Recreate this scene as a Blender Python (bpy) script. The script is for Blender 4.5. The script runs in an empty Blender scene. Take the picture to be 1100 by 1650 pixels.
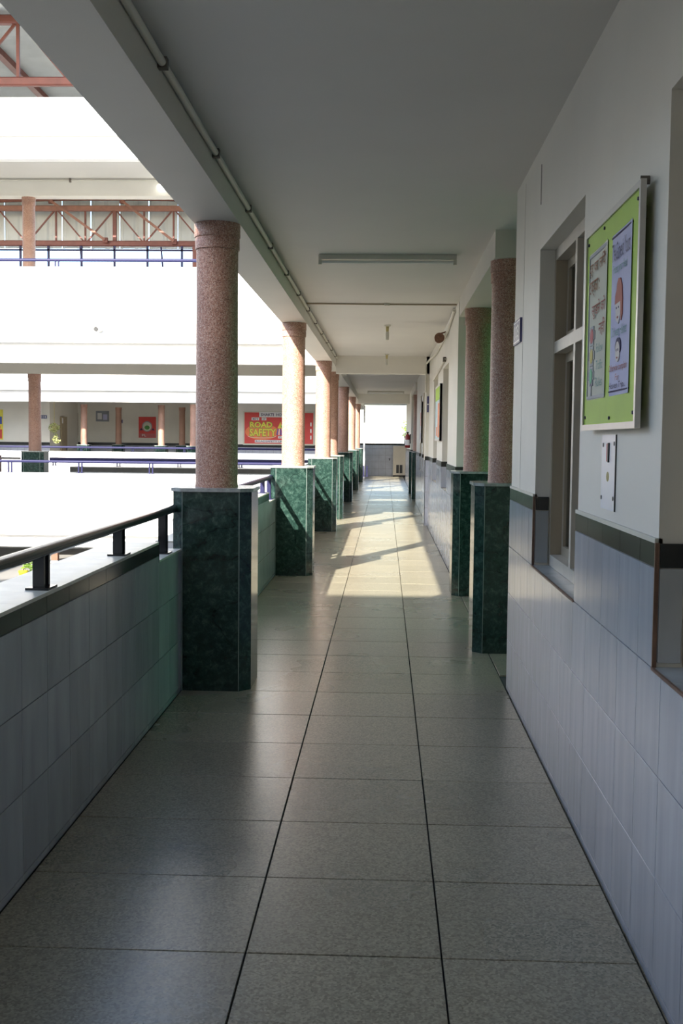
import bpy, math, random
from mathutils import Vector, Matrix
random.seed(7)
SC = bpy.context.scene
COL = SC.collection

# ------------------------------------------------------------------ camera
F_PX, PITCH, YAW, ROLL = 1788.0, 0.0650, 0.0386, 0.0103
cam = bpy.data.cameras.new('camera')
cam.sensor_fit = 'VERTICAL'; cam.sensor_height = 36.0; cam.lens = F_PX / 1650.0 * 36.0
cam.clip_start = 0.05; cam.clip_end = 400
camo = bpy.data.objects.new('camera', cam); COL.objects.link(camo)
camo.matrix_world = (Matrix.Translation((0, 0, 1.6)) @ Matrix.Rotation(YAW, 4, 'Z')
                     @ Matrix.Rotation(math.pi / 2 - PITCH, 4, 'X') @ Matrix.Rotation(ROLL, 4, 'Z'))
SC.camera = camo

# ------------------------------------------------------------------ sky, sun, exposure
w = bpy.data.worlds.new('sky'); SC.world = w; w.use_nodes = True
bg = w.node_tree.nodes['Background']
sky = w.node_tree.nodes.new('ShaderNodeTexSky'); sky.sky_type = 'NISHITA'; sky.sun_disc = False
sky.sun_elevation = math.radians(32.1); sky.sun_rotation = math.radians(180 + 22.8); sky.air_density = 1.0; sky.dust_density = 1.3; sky.ozone_density = 1.0
w.node_tree.links.new(sky.outputs[0], bg.inputs[0]); bg.inputs[1].default_value = 0.80
sun = bpy.data.lights.new('sun', 'SUN'); sun.energy = 23.0; sun.angle = 0.012; sun.color = (1.0, 0.95, 0.87)
suno = bpy.data.objects.new('sun', sun); COL.objects.link(suno)
SUN_DIR = Vector((0.42, 1.0, -0.68)).normalized()
suno.rotation_euler = SUN_DIR.to_track_quat('-Z', 'Y').to_euler()
suno.location = (-15, -20, 25)
SC.view_settings.view_transform = 'Standard'; SC.view_settings.look = 'None'
SC.view_settings.gamma = 1.0; SC.view_settings.use_curve_mapping = False
SC.view_settings.exposure = -0.52

# ------------------------------------------------------------------ materials
MATS = {}
def nodes(name):
    m = bpy.data.materials.new(name); m.use_nodes = True
    nt = m.node_tree; b = nt.nodes['Principled BSDF']; MATS[name] = m
    return m, nt, b
def N(nt, t, **kw):
    n = nt.nodes.new(t)
    for k, v in kw.items():
        if k.startswith('i_'):
            key = k[2:]; key = int(key) if key.isdigit() else key.replace('_', ' ')
            n.inputs[key].default_value = v
        else: setattr(n, k, v)
    return n
def ramp(nt, fac, stops):
    r = N(nt, 'ShaderNodeValToRGB'); e = r.color_ramp.elements
    while len(e) < len(stops): e.new(0.5)
    for el, (p, c) in zip(e, stops): el.position = p; el.color = (*c, 1)
    nt.links.new(fac, r.inputs[0]); return r.outputs[0]
def mixc(nt, fac, a, b, mode='MIX'):
    m = N(nt, 'ShaderNodeMix', data_type='RGBA', blend_type=mode)
    for s, v in ((m.inputs[0], fac), (m.inputs[6], a), (m.inputs[7], b)):
        if hasattr(v, 'is_linked'): nt.links.new(v, s)
        elif isinstance(v, tuple): s.default_value = (*v, 1)
        else: s.default_value = v
    return m.outputs[2]
def plain(name, col, rough=0.6, var=0.06, scale=3.0, metal=0.0, bump=0.0, bscale=40, spec=0.5, rnd=0.0, stretch=None):
    m, nt, b = nodes(name)
    tc = N(nt, 'ShaderNodeTexCoord'); co = tc.outputs['Object']
    if rnd:
        oi = N(nt, 'ShaderNodeObjectInfo')
        ad = N(nt, 'ShaderNodeVectorMath', operation='ADD'); sc_ = N(nt, 'ShaderNodeVectorMath', operation='SCALE'); sc_.inputs['Scale'].default_value = 37.0
        cx = N(nt, 'ShaderNodeCombineXYZ'); nt.links.new(oi.outputs['Random'], cx.inputs[0]); nt.links.new(oi.outputs['Random'], cx.inputs[1])
        nt.links.new(cx.outputs[0], sc_.inputs[0]); nt.links.new(co, ad.inputs[0]); nt.links.new(sc_.outputs[0], ad.inputs[1]); co = ad.outputs[0]
    if stretch:
        mp = N(nt, 'ShaderNodeMapping'); mp.inputs['Scale'].default_value = stretch; nt.links.new(co, mp.inputs[0]); co = mp.outputs[0]
    n = N(nt, 'ShaderNodeTexNoise', i_Scale=scale, i_Detail=5.0); nt.links.new(co, n.inputs['Vector'])
    lo = tuple(max(0, c * (1 - var)) for c in col); hi = tuple(min(1, c * (1 + var)) for c in col)
    c = ramp(nt, n.outputs['Fac'], [(0.3, lo), (0.7, hi)])
    if rnd:
        mr = N(nt, 'ShaderNodeMapRange'); mr.inputs[3].default_value = 1 - rnd; mr.inputs[4].default_value = 1 + rnd
        nt.links.new(oi.outputs['Random'], mr.inputs[0])
        hsv = N(nt, 'ShaderNodeHueSaturation'); nt.links.new(c, hsv.inputs['Color']); nt.links.new(mr.outputs[0], hsv.inputs['Value']); c = hsv.outputs[0]
    nt.links.new(c, b.inputs['Base Color'])
    b.inputs['Roughness'].default_value = rough; b.inputs['Metallic'].default_value = metal; b.inputs['Specular IOR Level'].default_value = spec
    if bump:
        n2 = N(nt, 'ShaderNodeTexNoise', i_Scale=bscale, i_Detail=3.0); nt.links.new(co, n2.inputs['Vector'])
        bp = N(nt, 'ShaderNodeBump', i_Strength=bump, i_Distance=0.01); nt.links.new(n2.outputs['Fac'], bp.inputs['Height']); nt.links.new(bp.outputs[0], b.inputs['Normal'])
    return m
plain('cream', (0.76, 0.73, 0.65), 0.6, 0.04, 1.5, bump=0.05, bscale=15)
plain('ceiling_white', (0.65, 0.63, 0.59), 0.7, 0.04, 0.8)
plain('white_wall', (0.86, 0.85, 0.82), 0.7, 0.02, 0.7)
plain('wing_shade', (0.33, 0.33, 0.32), 0.7, 0.05, 0.5)  # darkened copy of the white wall: shade and weaker bounce of unseen wings
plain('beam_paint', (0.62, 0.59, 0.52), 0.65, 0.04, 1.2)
plain('wall_tile', (0.37, 0.395, 0.46), 0.16, 0.10, 7.0, rnd=0.05, stretch=(1, 2.2, 0.25))
plain('parapet_tile', (0.40, 0.42, 0.43), 0.22, 0.12, 5.0, rnd=0.10, stretch=(1, 1.6, 0.4))
plain('grout', (0.20, 0.195, 0.19), 0.9)
plain('edge_trim', (0.16, 0.09, 0.06), 0.6, 0.2, 20)
plain('black_tile', (0.035, 0.036, 0.034), 0.14, 0.15, 6.0, rnd=0.15)
plain('coping', (0.78, 0.73, 0.60), 0.35, 0.10, 6.0, rnd=0.06)
plain('floor_joint', (0.05, 0.05, 0.05), 0.9)
plain('pipe_black', (0.012, 0.012, 0.014), 0.22, 0.1, 20, spec=0.6)
plain('pipe_blue', (0.010, 0.010, 0.055), 0.5, 0.1, 20, spec=0.3)
plain('conduit', (0.62, 0.60, 0.52), 0.45, 0.05, 5)
plain('clip', (0.13, 0.11, 0.09), 0.6)
plain('clip_tan', (0.34, 0.27, 0.19), 0.6)
plain('red_steel', (0.14, 0.042, 0.030), 0.55, 0.15, 6.0)
plain('tan_steel', (0.23, 0.10, 0.068), 0.55, 0.12, 6.0)
plain('window_frame', (0.42, 0.35, 0.25), 0.45, 0.10, 4.0, stretch=(1, 1, 0.3))
plain('frame_pale', (0.55, 0.50, 0.42), 0.45, 0.08, 6.0)
plain('aluminium', (0.55, 0.53, 0.49), 0.35, 0.06, 9, metal=0.25)
plain('green_board', (0.36, 0.58, 0.03), 0.6, 0.05, 5)
plain('paper_cream', (0.64, 0.63, 0.52), 0.8, 0.03, 5)
plain('paper_lavender', (0.56, 0.56, 0.76), 0.8, 0.03, 5)
plain('paper_white', (0.78, 0.77, 0.75), 0.8, 0.03, 5)
plain('paper_cyan', (0.52, 0.68, 0.70), 0.8, 0.03, 5)
plain('ink_dark', (0.05, 0.04, 0.10), 0.8)
plain('ink_red', (0.36, 0.10, 0.07), 0.8)
plain('ink_brown', (0.30, 0.13, 0.06), 0.8)
plain('ink_green', (0.16, 0.34, 0.30), 0.8)
plain('print_red', (0.66, 0.07, 0.06), 0.6, 0.05, 4)
plain('print_orange', (0.80, 0.22, 0.08), 0.6, 0.05, 4)
plain('print_yellow', (0.75, 0.66, 0.08), 0.6, 0.05, 4)
plain('print_green', (0.08, 0.28, 0.06), 0.6, 0.1, 4)
plain('print_blue', (0.05, 0.09, 0.40), 0.5, 0.1, 4)
plain('print_grey', (0.28, 0.30, 0.33), 0.6, 0.1, 4)
plain('lamp_red', (0.55, 0.14, 0.14), 0.7)
plain('lamp_yellow', (0.62, 0.52, 0.14), 0.7)
plain('lamp_green', (0.16, 0.50, 0.28), 0.7)
plain('skin_paper', (0.72, 0.66, 0.64), 0.8)
plain('helmet_red', (0.50, 0.18, 0.14), 0.8)
plain('sign_blue', (0.05, 0.055, 0.17), 0.35, 0.1, 8)
plain('white_paint', (0.80, 0.80, 0.80), 0.4, 0.02, 5)
plain('plate_white', (0.72, 0.73, 0.76), 0.35, 0.03, 6)
plain('rust', (0.20, 0.10, 0.06), 0.7, 0.4, 25)
plain('dark_metal', (0.02, 0.02, 0.02), 0.5)
plain('cooler_beige', (0.52, 0.47, 0.38), 0.5, 0.06, 4)
plain('extinguisher_red', (0.26, 0.02, 0.02), 0.3)
plain('tube_white', (0.86, 0.85, 0.80), 0.3, 0.02, 3)
plain('yellow_pot', (0.75, 0.60, 0.03), 0.5)
plain('leaf', (0.20, 0.34, 0.05), 0.6, 0.4, 8)
plain('leaf_yellow', (0.42, 0.44, 0.17), 0.6, 0.35, 12)
plain('soil', (0.08, 0.05, 0.03), 0.9)
plain('court_floor', (0.26, 0.25, 0.23), 0.7, 0.08, 0.5)
plain('brown_panel', (0.20, 0.10, 0.06), 0.6, 0.2, 8)
plain('door_wood', (0.38, 0.30, 0.19), 0.5, 0.1, 5)
plain('maroon', (0.05, 0.008, 0.008), 0.5)
plain('rope', (0.55, 0.47, 0.22), 0.9)
plain('bark', (0.10, 0.06, 0.03), 0.9, 0.2, 20)

def terrazzo():
    m, nt, b = nodes('terrazzo')
    tc = N(nt, 'ShaderNodeTexCoord'); oi = N(nt, 'ShaderNodeObjectInfo'); geo = N(nt, 'ShaderNodeNewGeometry')
    v = N(nt, 'ShaderNodeTexVoronoi', i_Scale=130.0); nt.links.new(geo.outputs['Position'], v.inputs['Vector'])
    n = N(nt, 'ShaderNodeTexNoise', i_Scale=1.1, i_Detail=2.5); nt.links.new(geo.outputs['Position'], n.inputs['Vector'])
    c1 = ramp(nt, v.outputs['Color'], [(0.1, (0.20, 0.178, 0.125)), (0.5, (0.31, 0.279, 0.20)), (0.9, (0.42, 0.382, 0.278))])
    c2 = ramp(nt, n.outputs['Fac'], [(0.25, (0.90, 0.90, 0.90)), (0.75, (1.04, 1.035, 1.02))])
    c = mixc(nt, 1.0, c1, c2, 'MULTIPLY')
    mr = N(nt, 'ShaderNodeMapRange'); mr.inputs[3].default_value = 0.93; mr.inputs[4].default_value = 1.07; nt.links.new(oi.outputs['Random'], mr.inputs[0])
    hs = N(nt, 'ShaderNodeHueSaturation'); nt.links.new(c, hs.inputs['Color']); nt.links.new(mr.outputs[0], hs.inputs['Value'])
    nt.links.new(hs.outputs[0], b.inputs['Base Color'])
    r = N(nt, 'ShaderNodeMapRange'); r.inputs[3].default_value = 0.24; r.inputs[4].default_value = 0.32; b.inputs['Specular IOR Level'].default_value = 0.5
    nt.links.new(n.outputs['Fac'], r.inputs[0]); nt.links.new(r.outputs[0], b.inputs['Roughness'])
    n2 = N(nt, 'ShaderNodeTexNoise', i_Scale=14.0, i_Detail=2.0); nt.links.new(geo.outputs['Position'], n2.inputs['Vector'])
    bp = N(nt, 'ShaderNodeBump', i_Strength=0.06, i_Distance=0.02); nt.links.new(n2.outputs['Fac'], bp.inputs['Height']); nt.links.new(bp.outputs[0], b.inputs['Normal'])
terrazzo()
def granite():
    m, nt, b = nodes('granite')
    geo = N(nt, 'ShaderNodeNewGeometry'); P = geo.outputs['Position']
    v = N(nt, 'ShaderNodeTexVoronoi', i_Scale=190.0); nt.links.new(P, v.inputs['Vector'])
    n = N(nt, 'ShaderNodeTexNoise', i_Scale=2.5, i_Detail=4.0); nt.links.new(P, n.inputs['Vector'])
    c1 = ramp(nt, v.outputs['Color'], [(0.12, (0.19, 0.09, 0.065)), (0.4, (0.40, 0.205, 0.145)), (0.65, (0.47, 0.275, 0.20)), (0.92, (0.62, 0.49, 0.40))])
    c2 = ramp(nt, n.outputs['Fac'], [(0.3, (0.85, 0.85, 0.85)), (0.7, (1.1, 1.08, 1.05))])
    nt.links.new(mixc(nt, 1.0, c1, c2, 'MULTIPLY'), b.inputs['Base Color']); b.inputs['Roughness'].default_value = 0.5
    bp = N(nt, 'ShaderNodeBump', i_Strength=0.35, i_Distance=0.004); nt.links.new(v.outputs['Distance'], bp.inputs['Height']); nt.links.new(bp.outputs[0], b.inputs['Normal'])
granite()
def marble():
    m, nt, b = nodes('green_marble')
    geo = N(nt, 'ShaderNodeNewGeometry'); P = geo.outputs['Position']
    n = N(nt, 'ShaderNodeTexNoise', i_Scale=22.0, i_Detail=9.0, i_Roughness=0.75, i_Distortion=0.4); nt.links.new(P, n.inputs['Vector'])
    n2 = N(nt, 'ShaderNodeTexNoise', i_Scale=2.2, i_Detail=6.0, i_Distortion=0.7); nt.links.new(P, n2.inputs['Vector'])
    c1 = ramp(nt, n.outputs['Fac'], [(0.33, (0.007, 0.017, 0.014)), (0.5, (0.018, 0.042, 0.033)), (0.62, (0.045, 0.085, 0.068)), (0.74, (0.15, 0.20, 0.17))])
    s = N(nt, 'ShaderNodeMath', operation='SUBTRACT'); s.inputs[1].default_value = 0.5; nt.links.new(n2.outputs['Fac'], s.inputs[0])
    a = N(nt, 'ShaderNodeMath', operation='ABSOLUTE'); nt.links.new(s.outputs[0], a.inputs[0])
    vein = ramp(nt, a.outputs[0], [(0.0, (0.25, 0.28, 0.28)), (0.014, (1, 1, 1))])
    nt.links.new(mixc(nt, 0.8, c1, vein, 'MULTIPLY'), b.inputs['Base Color']); b.inputs['Roughness'].default_value = 0.12
marble()
def tile_lines(name, base, joint, sx, sz, rough, band=None):
    """wall tiling too far off to pick the tiles apart: joint lines every sx along the wall and sz upward"""
    m, nt, b = nodes(name)
    geo = N(nt, 'ShaderNodeNewGeometry'); sp = N(nt, 'ShaderNodeSeparateXYZ'); nt.links.new(geo.outputs['Position'], sp.inputs[0])
    fac = None
    for ax, per in (('Y', sx), ('X', sx), ('Z', sz)):
        ad = N(nt, 'ShaderNodeMath', operation='ADD'); ad.inputs[1].default_value = 100 * per - (0.03 if ax == 'Z' else 0.02); nt.links.new(sp.outputs[ax], ad.inputs[0])
        md = N(nt, 'ShaderNodeMath', operation='MODULO'); md.inputs[1].default_value = per; nt.links.new(ad.outputs[0], md.inputs[0])
        lt = N(nt, 'ShaderNodeMath', operation='LESS_THAN'); lt.inputs[1].default_value = 0.006; nt.links.new(md.outputs[0], lt.inputs[0])
        if fac is None: fac = lt.outputs[0]
        else:
            mx = N(nt, 'ShaderNodeMath', operation='MAXIMUM'); nt.links.new(fac, mx.inputs[0]); nt.links.new(lt.outputs[0], mx.inputs[1]); fac = mx.outputs[0]
    n = N(nt, 'ShaderNodeTexNoise', i_Scale=5.0, i_Detail=4.0); nt.links.new(geo.outputs['Position'], n.inputs['Vector'])
    c = ramp(nt, n.outputs['Fac'], [(0.3, tuple(x * 0.92 for x in base)), (0.7, tuple(min(1, x * 1.08) for x in base))])
    nt.links.new(mixc(nt, fac, c, joint), b.inputs['Base Color']); b.inputs['Roughness'].default_value = rough
tile_lines('far_tile', (0.42, 0.445, 0.51), (0.22, 0.21, 0.20), 0.3, 0.3, 0.16)
tile_lines('far_parapet_tile', (0.33, 0.36, 0.39), (0.18, 0.18, 0.18), 0.3, 0.3, 0.22)
def glassy(name, col, rough=0.05, trans=0.85):
    m, nt, b = nodes(name)
    out = nt.nodes['Material Output']
    t = N(nt, 'ShaderNodeBsdfTransparent'); t.inputs[0].default_value = (*col, 1)
    g = N(nt, 'ShaderNodeBsdfGlossy'); g.inputs['Roughness'].default_value = rough
    fr = N(nt, 'ShaderNodeFresnel', i_IOR=1.5)
    mx = N(nt, 'ShaderNodeMixShader'); nt.links.new(fr.outputs[0], mx.inputs[0]); nt.links.new(t.outputs[0], mx.inputs[1]); nt.links.new(g.outputs[0], mx.inputs[2])
    nt.links.new(mx.outputs[0], out.inputs[0]); nt.nodes.remove(b)
glassy('glass', (0.55, 0.55, 0.50))
glassy('green_glass', (0.42, 1.0, 0.62))
def sheet():
    m, nt, b = nodes('roof_sheet')
    out = nt.nodes['Material Output']
    b.inputs['Base Color'].default_value = (0.62, 0.64, 0.62, 1); b.inputs['Roughness'].default_value = 0.45
    n = N(nt, 'ShaderNodeTexNoise', i_Scale=1.3, i_Detail=4.0); geo = N(nt, 'ShaderNodeNewGeometry'); nt.links.new(geo.outputs['Position'], n.inputs['Vector'])
    nt.links.new(ramp(nt, n.outputs['Fac'], [(0.3, (0.46, 0.48, 0.46)), (0.7, (0.58, 0.60, 0.58))]), b.inputs['Base Color'])
    t = N(nt, 'ShaderNodeBsdfTranslucent'); t.inputs[0].default_value = (0.75, 0.80, 0.76, 1)
    mx = N(nt, 'ShaderNodeMixShader'); mx.inputs[0].default_value = 0.10
    nt.links.new(b.outputs[0], mx.inputs[1]); nt.links.new(t.outputs[0], mx.inputs[2]); nt.links.new(mx.outputs[0], out.inputs[0])
sheet()
def emit(name, col, s):
    m, nt, b = nodes(name)
    b.inputs['Base Color'].default_value = (*col, 1); b.inputs['Emission Color'].default_value = (*col, 1); b.inputs['Emission Strength'].default_value = s
emit('white_glow', (1, 1, 0.95), 6.0)

# ------------------------------------------------------------------ mesh helpers
class MB:
    def __init__(s): s.v = []; s.f = []; s.m = []
    def add(s, vs, fs):
        o = len(s.v); s.v += [tuple(p) for p in vs]; s.f += [tuple(i + o for i in f) for f in fs]; return s
    def box(s, x0, x1, y0, y1, z0, z1, c=0.0):
        if x0 > x1: x0, x1 = x1, x0
        if y0 > y1: y0, y1 = y1, y0
        if z0 > z1: z0, z1 = z1, z0
        if c <= 0:
            return s.add([(x0, y0, z0), (x1, y0, z0), (x1, y1, z0), (x0, y1, z0), (x0, y0, z1), (x1, y0, z1), (x1, y1, z1), (x0, y1, z1)],
                         [(0, 3, 2, 1), (4, 5, 6, 7), (0, 1, 5, 4), (1, 2, 6, 5), (2, 3, 7, 6), (3, 0, 4, 7)])
        # chamfered box: 24 verts
        vs = []; idx = {}
        for ix, X in ((0, x0), (1, x1)):
            for iy, Y in ((0, y0), (1, y1)):
                for iz, Z in ((0, z0), (1, z1)):
                    sx, sy, sz = (c if ix == 0 else -c), (c if iy == 0 else -c), (c if iz == 0 else -c)
                    for a, p in enumerate(((X, Y + sy, Z + sz), (X + sx, Y, Z + sz), (X + sx, Y + sy, Z))):
                        idx[ix, iy, iz, a] = len(vs); vs.append(p)
        I = lambda ix, iy, iz, a: idx[ix, iy, iz, a]
        fs = []
        fs.append((I(0,0,0,0), I(0,0,1,0), I(0,1,1,0), I(0,1,0,0))); fs.append((I(1,0,0,0), I(1,1,0,0), I(1,1,1,0), I(1,0,1,0)))
        fs.append((I(0,0,0,1), I(1,0,0,1), I(1,0,1,1), I(0,0,1,1))); fs.append((I(0,1,0,1), I(0,1,1,1), I(1,1,1,1), I(1,1,0,1)))
        fs.append((I(0,0,0,2), I(0,1,0,2), I(1,1,0,2), I(1,0,0,2))); fs.append((I(0,0,1,2), I(1,0,1,2), I(1,1,1,2), I(0,1,1,2)))
        for q in (0, 1):
            for r in (0, 1):
                fs.append((I(q,r,0,0), I(q,r,0,1), I(q,r,1,1), I(q,r,1,0)))
                fs.append((I(q,0,r,0), I(q,0,r,2), I(q,1,r,2), I(q,1,r,0)))
                fs.append((I(0,q,r,1), I(0,q,r,2), I(1,q,r,2), I(1,q,r,1)))
        for q in (0, 1):
            for r in (0, 1):
                for t in (0, 1): fs.append((I(q,r,t,0), I(q,r,t,1), I(q,r,t,2)))
        return s.add(vs, fs)
    def cyl(s, p0, p1, r0, r1=None, n=12):
        r1 = r0 if r1 is None else r1
        p0, p1 = Vector(p0), Vector(p1); d = (p1 - p0).normalized()
        a = d.cross(Vector((0, 0, 1)) if abs(d.z) < 0.9 else Vector((1, 0, 0))).normalized(); b = d.cross(a)
        vs = []
        for p, r in ((p0, r0), (p1, r1)):
            for i in range(n):
                t = 2 * math.pi * i / n; vs.append(p + a * math.cos(t) * r + b * math.sin(t) * r)
        fs = [(i, (i + 1) % n, n + (i + 1) % n, n + i) for i in range(n)] + [tuple(range(n - 1, -1, -1)), tuple(range(n, 2 * n))]
        return s.add(vs, fs)
    def bar(s, p0, p1, wx, wz):
        """rectangular bar between two points"""
        p0, p1 = Vector(p0), Vector(p1); d = (p1 - p0).normalized()
        a = d.cross(Vector((0, 1, 0)) if abs(d.y) < 0.9 else Vector((0, 0, 1))).normalized(); b = d.cross(a)
        vs = [p + a * sa * wx / 2 + b * sb * wz / 2 for p in (p0, p1) for sa, sb in ((-1, -1), (1, -1), (1, 1), (-1, 1))]
        return s.add(vs, [(0, 1, 5, 4), (1, 2, 6, 5), (2, 3, 7, 6), (3, 0, 4, 7), (3, 2, 1, 0), (4, 5, 6, 7)])
    def tube(s, pts, r, n=8):
        for a, b in zip(pts[:-1], pts[1:]): s.cyl(a, b, r, n=n)
        return s
    def lathe(s, c, prof, n=32):
        vs = []; fs = []
        for r, z in prof:
            for i in range(n):
                t = 2 * math.pi * i / n; vs.append((c[0] + r * math.cos(t), c[1] + r * math.sin(t), c[2] + z))
        k = len(prof)
        for j in range(k - 1):
            for i in range(n): fs.append((j * n + i, j * n + (i + 1) % n, (j + 1) * n + (i + 1) % n, (j + 1) * n + i))
        fs.append(tuple(range(n - 1, -1, -1))); fs.append(tuple(range((k - 1) * n, k * n)))
        return s.add(vs, fs)
    def prism(s, poly, z0, z1):
        n = len(poly)
        vs = [(x, y, z0) for x, y in poly] + [(x, y, z1) for x, y in poly]
        return s.add(vs, [tuple(range(n - 1, -1, -1)), tuple(range(n, 2 * n))] + [(i, (i + 1) % n, n + (i + 1) % n, n + i) for i in range(n)])
    def mesh(s, name, mat, smooth=None):
        me = bpy.data.meshes.new(name); me.from_pydata(s.v, [], s.f); me.update()
        me.materials.append(MATS[mat])
        if smooth:
            for p in me.polygons: p.use_smooth = True
            try: me.set_sharp_from_angle(angle=math.radians(smooth))
            except Exception: pass
        return me
    def build(s, name, mat, parent=None, smooth=None):
        return link(name, s.mesh(name, mat, smooth), parent)
def link(name, data, parent=None, loc=None):
    o = bpy.data.objects.new(name, data); COL.objects.link(o)
    if parent: o.parent = parent
    if loc: o.location = loc
    return o
def tag(o, label, cat, group=None, kind=None):
    o['label'] = label; o['category'] = cat
    if group: o['group'] = group
    if kind: o['kind'] = kind
    return o
def thing(name, loc, label, cat, group=None, kind=None):
    o = link(name, None, None, loc); o.empty_display_size = 0.1
    return tag(o, label, cat, group, kind)
def struct(name, mb, mat, label, cat, parent=None):
    o = mb.build(name, mat, parent)
    if not parent: tag(o, label, cat, kind='structure')
    return o
def copy_tree(o, parent=None):
    c = o.copy(); COL.objects.link(c); c.parent = parent
    for ch in list(o.children): copy_tree(ch, c)
    return c

# flat print on panels: a frame with origin, right, up, normal
class Face:
    def __init__(s, origin, right, up, parent):
        s.o = Vector(origin); s.r = Vector(right).normalized(); s.u = Vector(up).normalized(); s.n = s.r.cross(s.u); s.p = parent
    def pt(s, a, b, d=0.0): return s.o + s.r * a + s.u * b + s.n * d
    def poly(s, name, pts, mat, d0=0.0, d1=0.001, parent=None):
        n = len(pts)
        ar = sum(pts[i][0] * pts[(i + 1) % n][1] - pts[(i + 1) % n][0] * pts[i][1] for i in range(n))
        if ar < 0: pts = pts[::-1]
        mb = MB(); mb.add([s.pt(a, b, d0) for a, b in pts] + [s.pt(a, b, d1) for a, b in pts],
                          [tuple(range(n - 1, -1, -1)), tuple(range(n, 2 * n))] + [(i, (i + 1) % n, n + (i + 1) % n, n + i) for i in range(n)])
        return mb.build(name, mat, parent or s.p)
    def rect(s, name, a0, a1, b0, b1, mat, d0=0.0, d1=0.001, parent=None):
        return s.poly(name, [(a0, b0), (a1, b0), (a1, b1), (a0, b1)], mat, d0, d1, parent)
    def ell(s, name, a, b, ra, rb, mat, d0=0.0, d1=0.001, n=24, parent=None, t0=0, t1=360):
        k = [(a + ra * math.cos(math.radians(t0 + (t1 - t0) * i / n)), b + rb * math.sin(math.radians(t0 + (t1 - t0) * i / n))) for i in range(n + (0 if t1 - t0 == 360 else 1))]
        return s.poly(name, k, mat, d0, d1, parent)
    def text(s, body, a, b, width, height, mat, d=0.0012, parent=None, slant=0.0, bold=0.0, name='lettering'):
        cu = bpy.data.curves.new('lettering', 'FONT'); cu.body = body; cu.resolution_u = 2; cu.offset = bold; cu.shear = slant
        to = bpy.data.objects.new('lettering', cu); COL.objects.link(to)
        dg = bpy.context.evaluated_depsgraph_get(); me = bpy.data.meshes.new_from_object(to.evaluated_get(dg))
        bpy.data.objects.remove(to); bpy.data.curves.remove(cu)
        xs = [v.co.x for v in me.vertices]; ys = [v.co.y for v in me.vertices]
        if not xs: return None
        sx = width / (max(xs) - min(xs)); sy = height / (max(ys) - min(ys)); x0, y0 = min(xs), min(ys)
        for v in me.vertices: v.co = s.pt(a + (v.co.x - x0) * sx, b + (v.co.y - y0) * sy, d)
        me.materials.clear(); me.materials.append(MATS[mat]); me.update()
        return link(name, me, parent or s.p)

# ================================================================== STRUCTURE
XL, XLO, XR = -1.276, -1.535, 0.803
Z_C, Z_S = 3.17, 2.966
# floor: slab and tiles
fl = struct('floor', MB().box(XLO, 4.7, -4, 50.2, -0.30, -0.012), 'floor_joint', 'grey terrazzo tile floor of the long corridor', 'floor')
xs = [XL + 0.002, -0.4153, 0.1961, XR - 0.004]
tm = {}
def ftile(x0, x1, y0, y1, mat='terrazzo'):
    g = 0.003; key = (round(x1 - x0, 3), round(y1 - y0, 3))
    if key not in tm:
        a, b = (x1 - x0) / 2 - g, (y1 - y0) / 2 - g
        tm[key] = MB().box(-a, a, -b, b, -0.012, 0, c=0.0015).mesh('floor_tile', mat)
    link('floor_tile', tm[key], fl, ((x0 + x1) / 2, (y0 + y1) / 2, random.uniform(-0.0006, 0.0006)))
y = 3.352 - 0.6 * 4
while y < 49.5:
    for a, b in zip(xs[:-1], xs[1:]): ftile(a, b, y, y + 0.6)
    if 7.2 < y < 12.3:
        for k in range(4): ftile(XR + 0.61 * k, XR + 0.61 * (k + 1), y, y + 0.6)
    y += 0.6
# strip of plain floor behind the camera
MB().box(XL, XR, -4, 0.952, -0.012, 0).build('floor_strip', 'terrazzo', fl)
MB().box(XR, 4.6, -4, 7.0, -0.012, -0.002).build('floor_strip', 'terrazzo', fl)
MB().box(XR, 4.6, 29.1, 35.6, -0.012, 0).build('floor_strip', 'terrazzo', fl)

# ceiling slab, left beam, cross beams
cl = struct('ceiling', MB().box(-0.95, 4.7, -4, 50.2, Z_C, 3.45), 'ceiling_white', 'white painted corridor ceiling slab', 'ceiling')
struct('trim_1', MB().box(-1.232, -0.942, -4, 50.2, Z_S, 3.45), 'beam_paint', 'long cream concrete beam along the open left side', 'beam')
struct('trim_2', MB().box(-0.942, XR + 0.05, 20.95, 21.25, 2.846, Z_C), 'cream', 'nearer cream beam crossing the corridor ceiling', 'beam')
struct('trim_3', MB().box(-0.942, XR + 0.05, 38.06, 38.4, 2.854, Z_C), 'cream', 'farther cream beam crossing above the bright end opening', 'beam')
b = MB().box(0.80, 1.08, 8.40, 12.40, Z_S, Z_C); b.box(1.08, 4.6, 8.40, 8.70, Z_S, Z_C)
struct('trim_4', b, 'beam_paint', 'cream beam over the right pair of columns', 'beam')
b = MB().box(0.80, 1.08, 30.0, 35.0, Z_S, Z_C)
struct('trim_5', b, 'beam_paint', 'cream beam over the far right columns', 'beam')
struct('wall_upper', MB().box(-1.232, -1.08, -4, 43.5, 3.45, 4.72), 'white_wall', 'white outer parapet of the storey above the corridor', 'wall')

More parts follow.
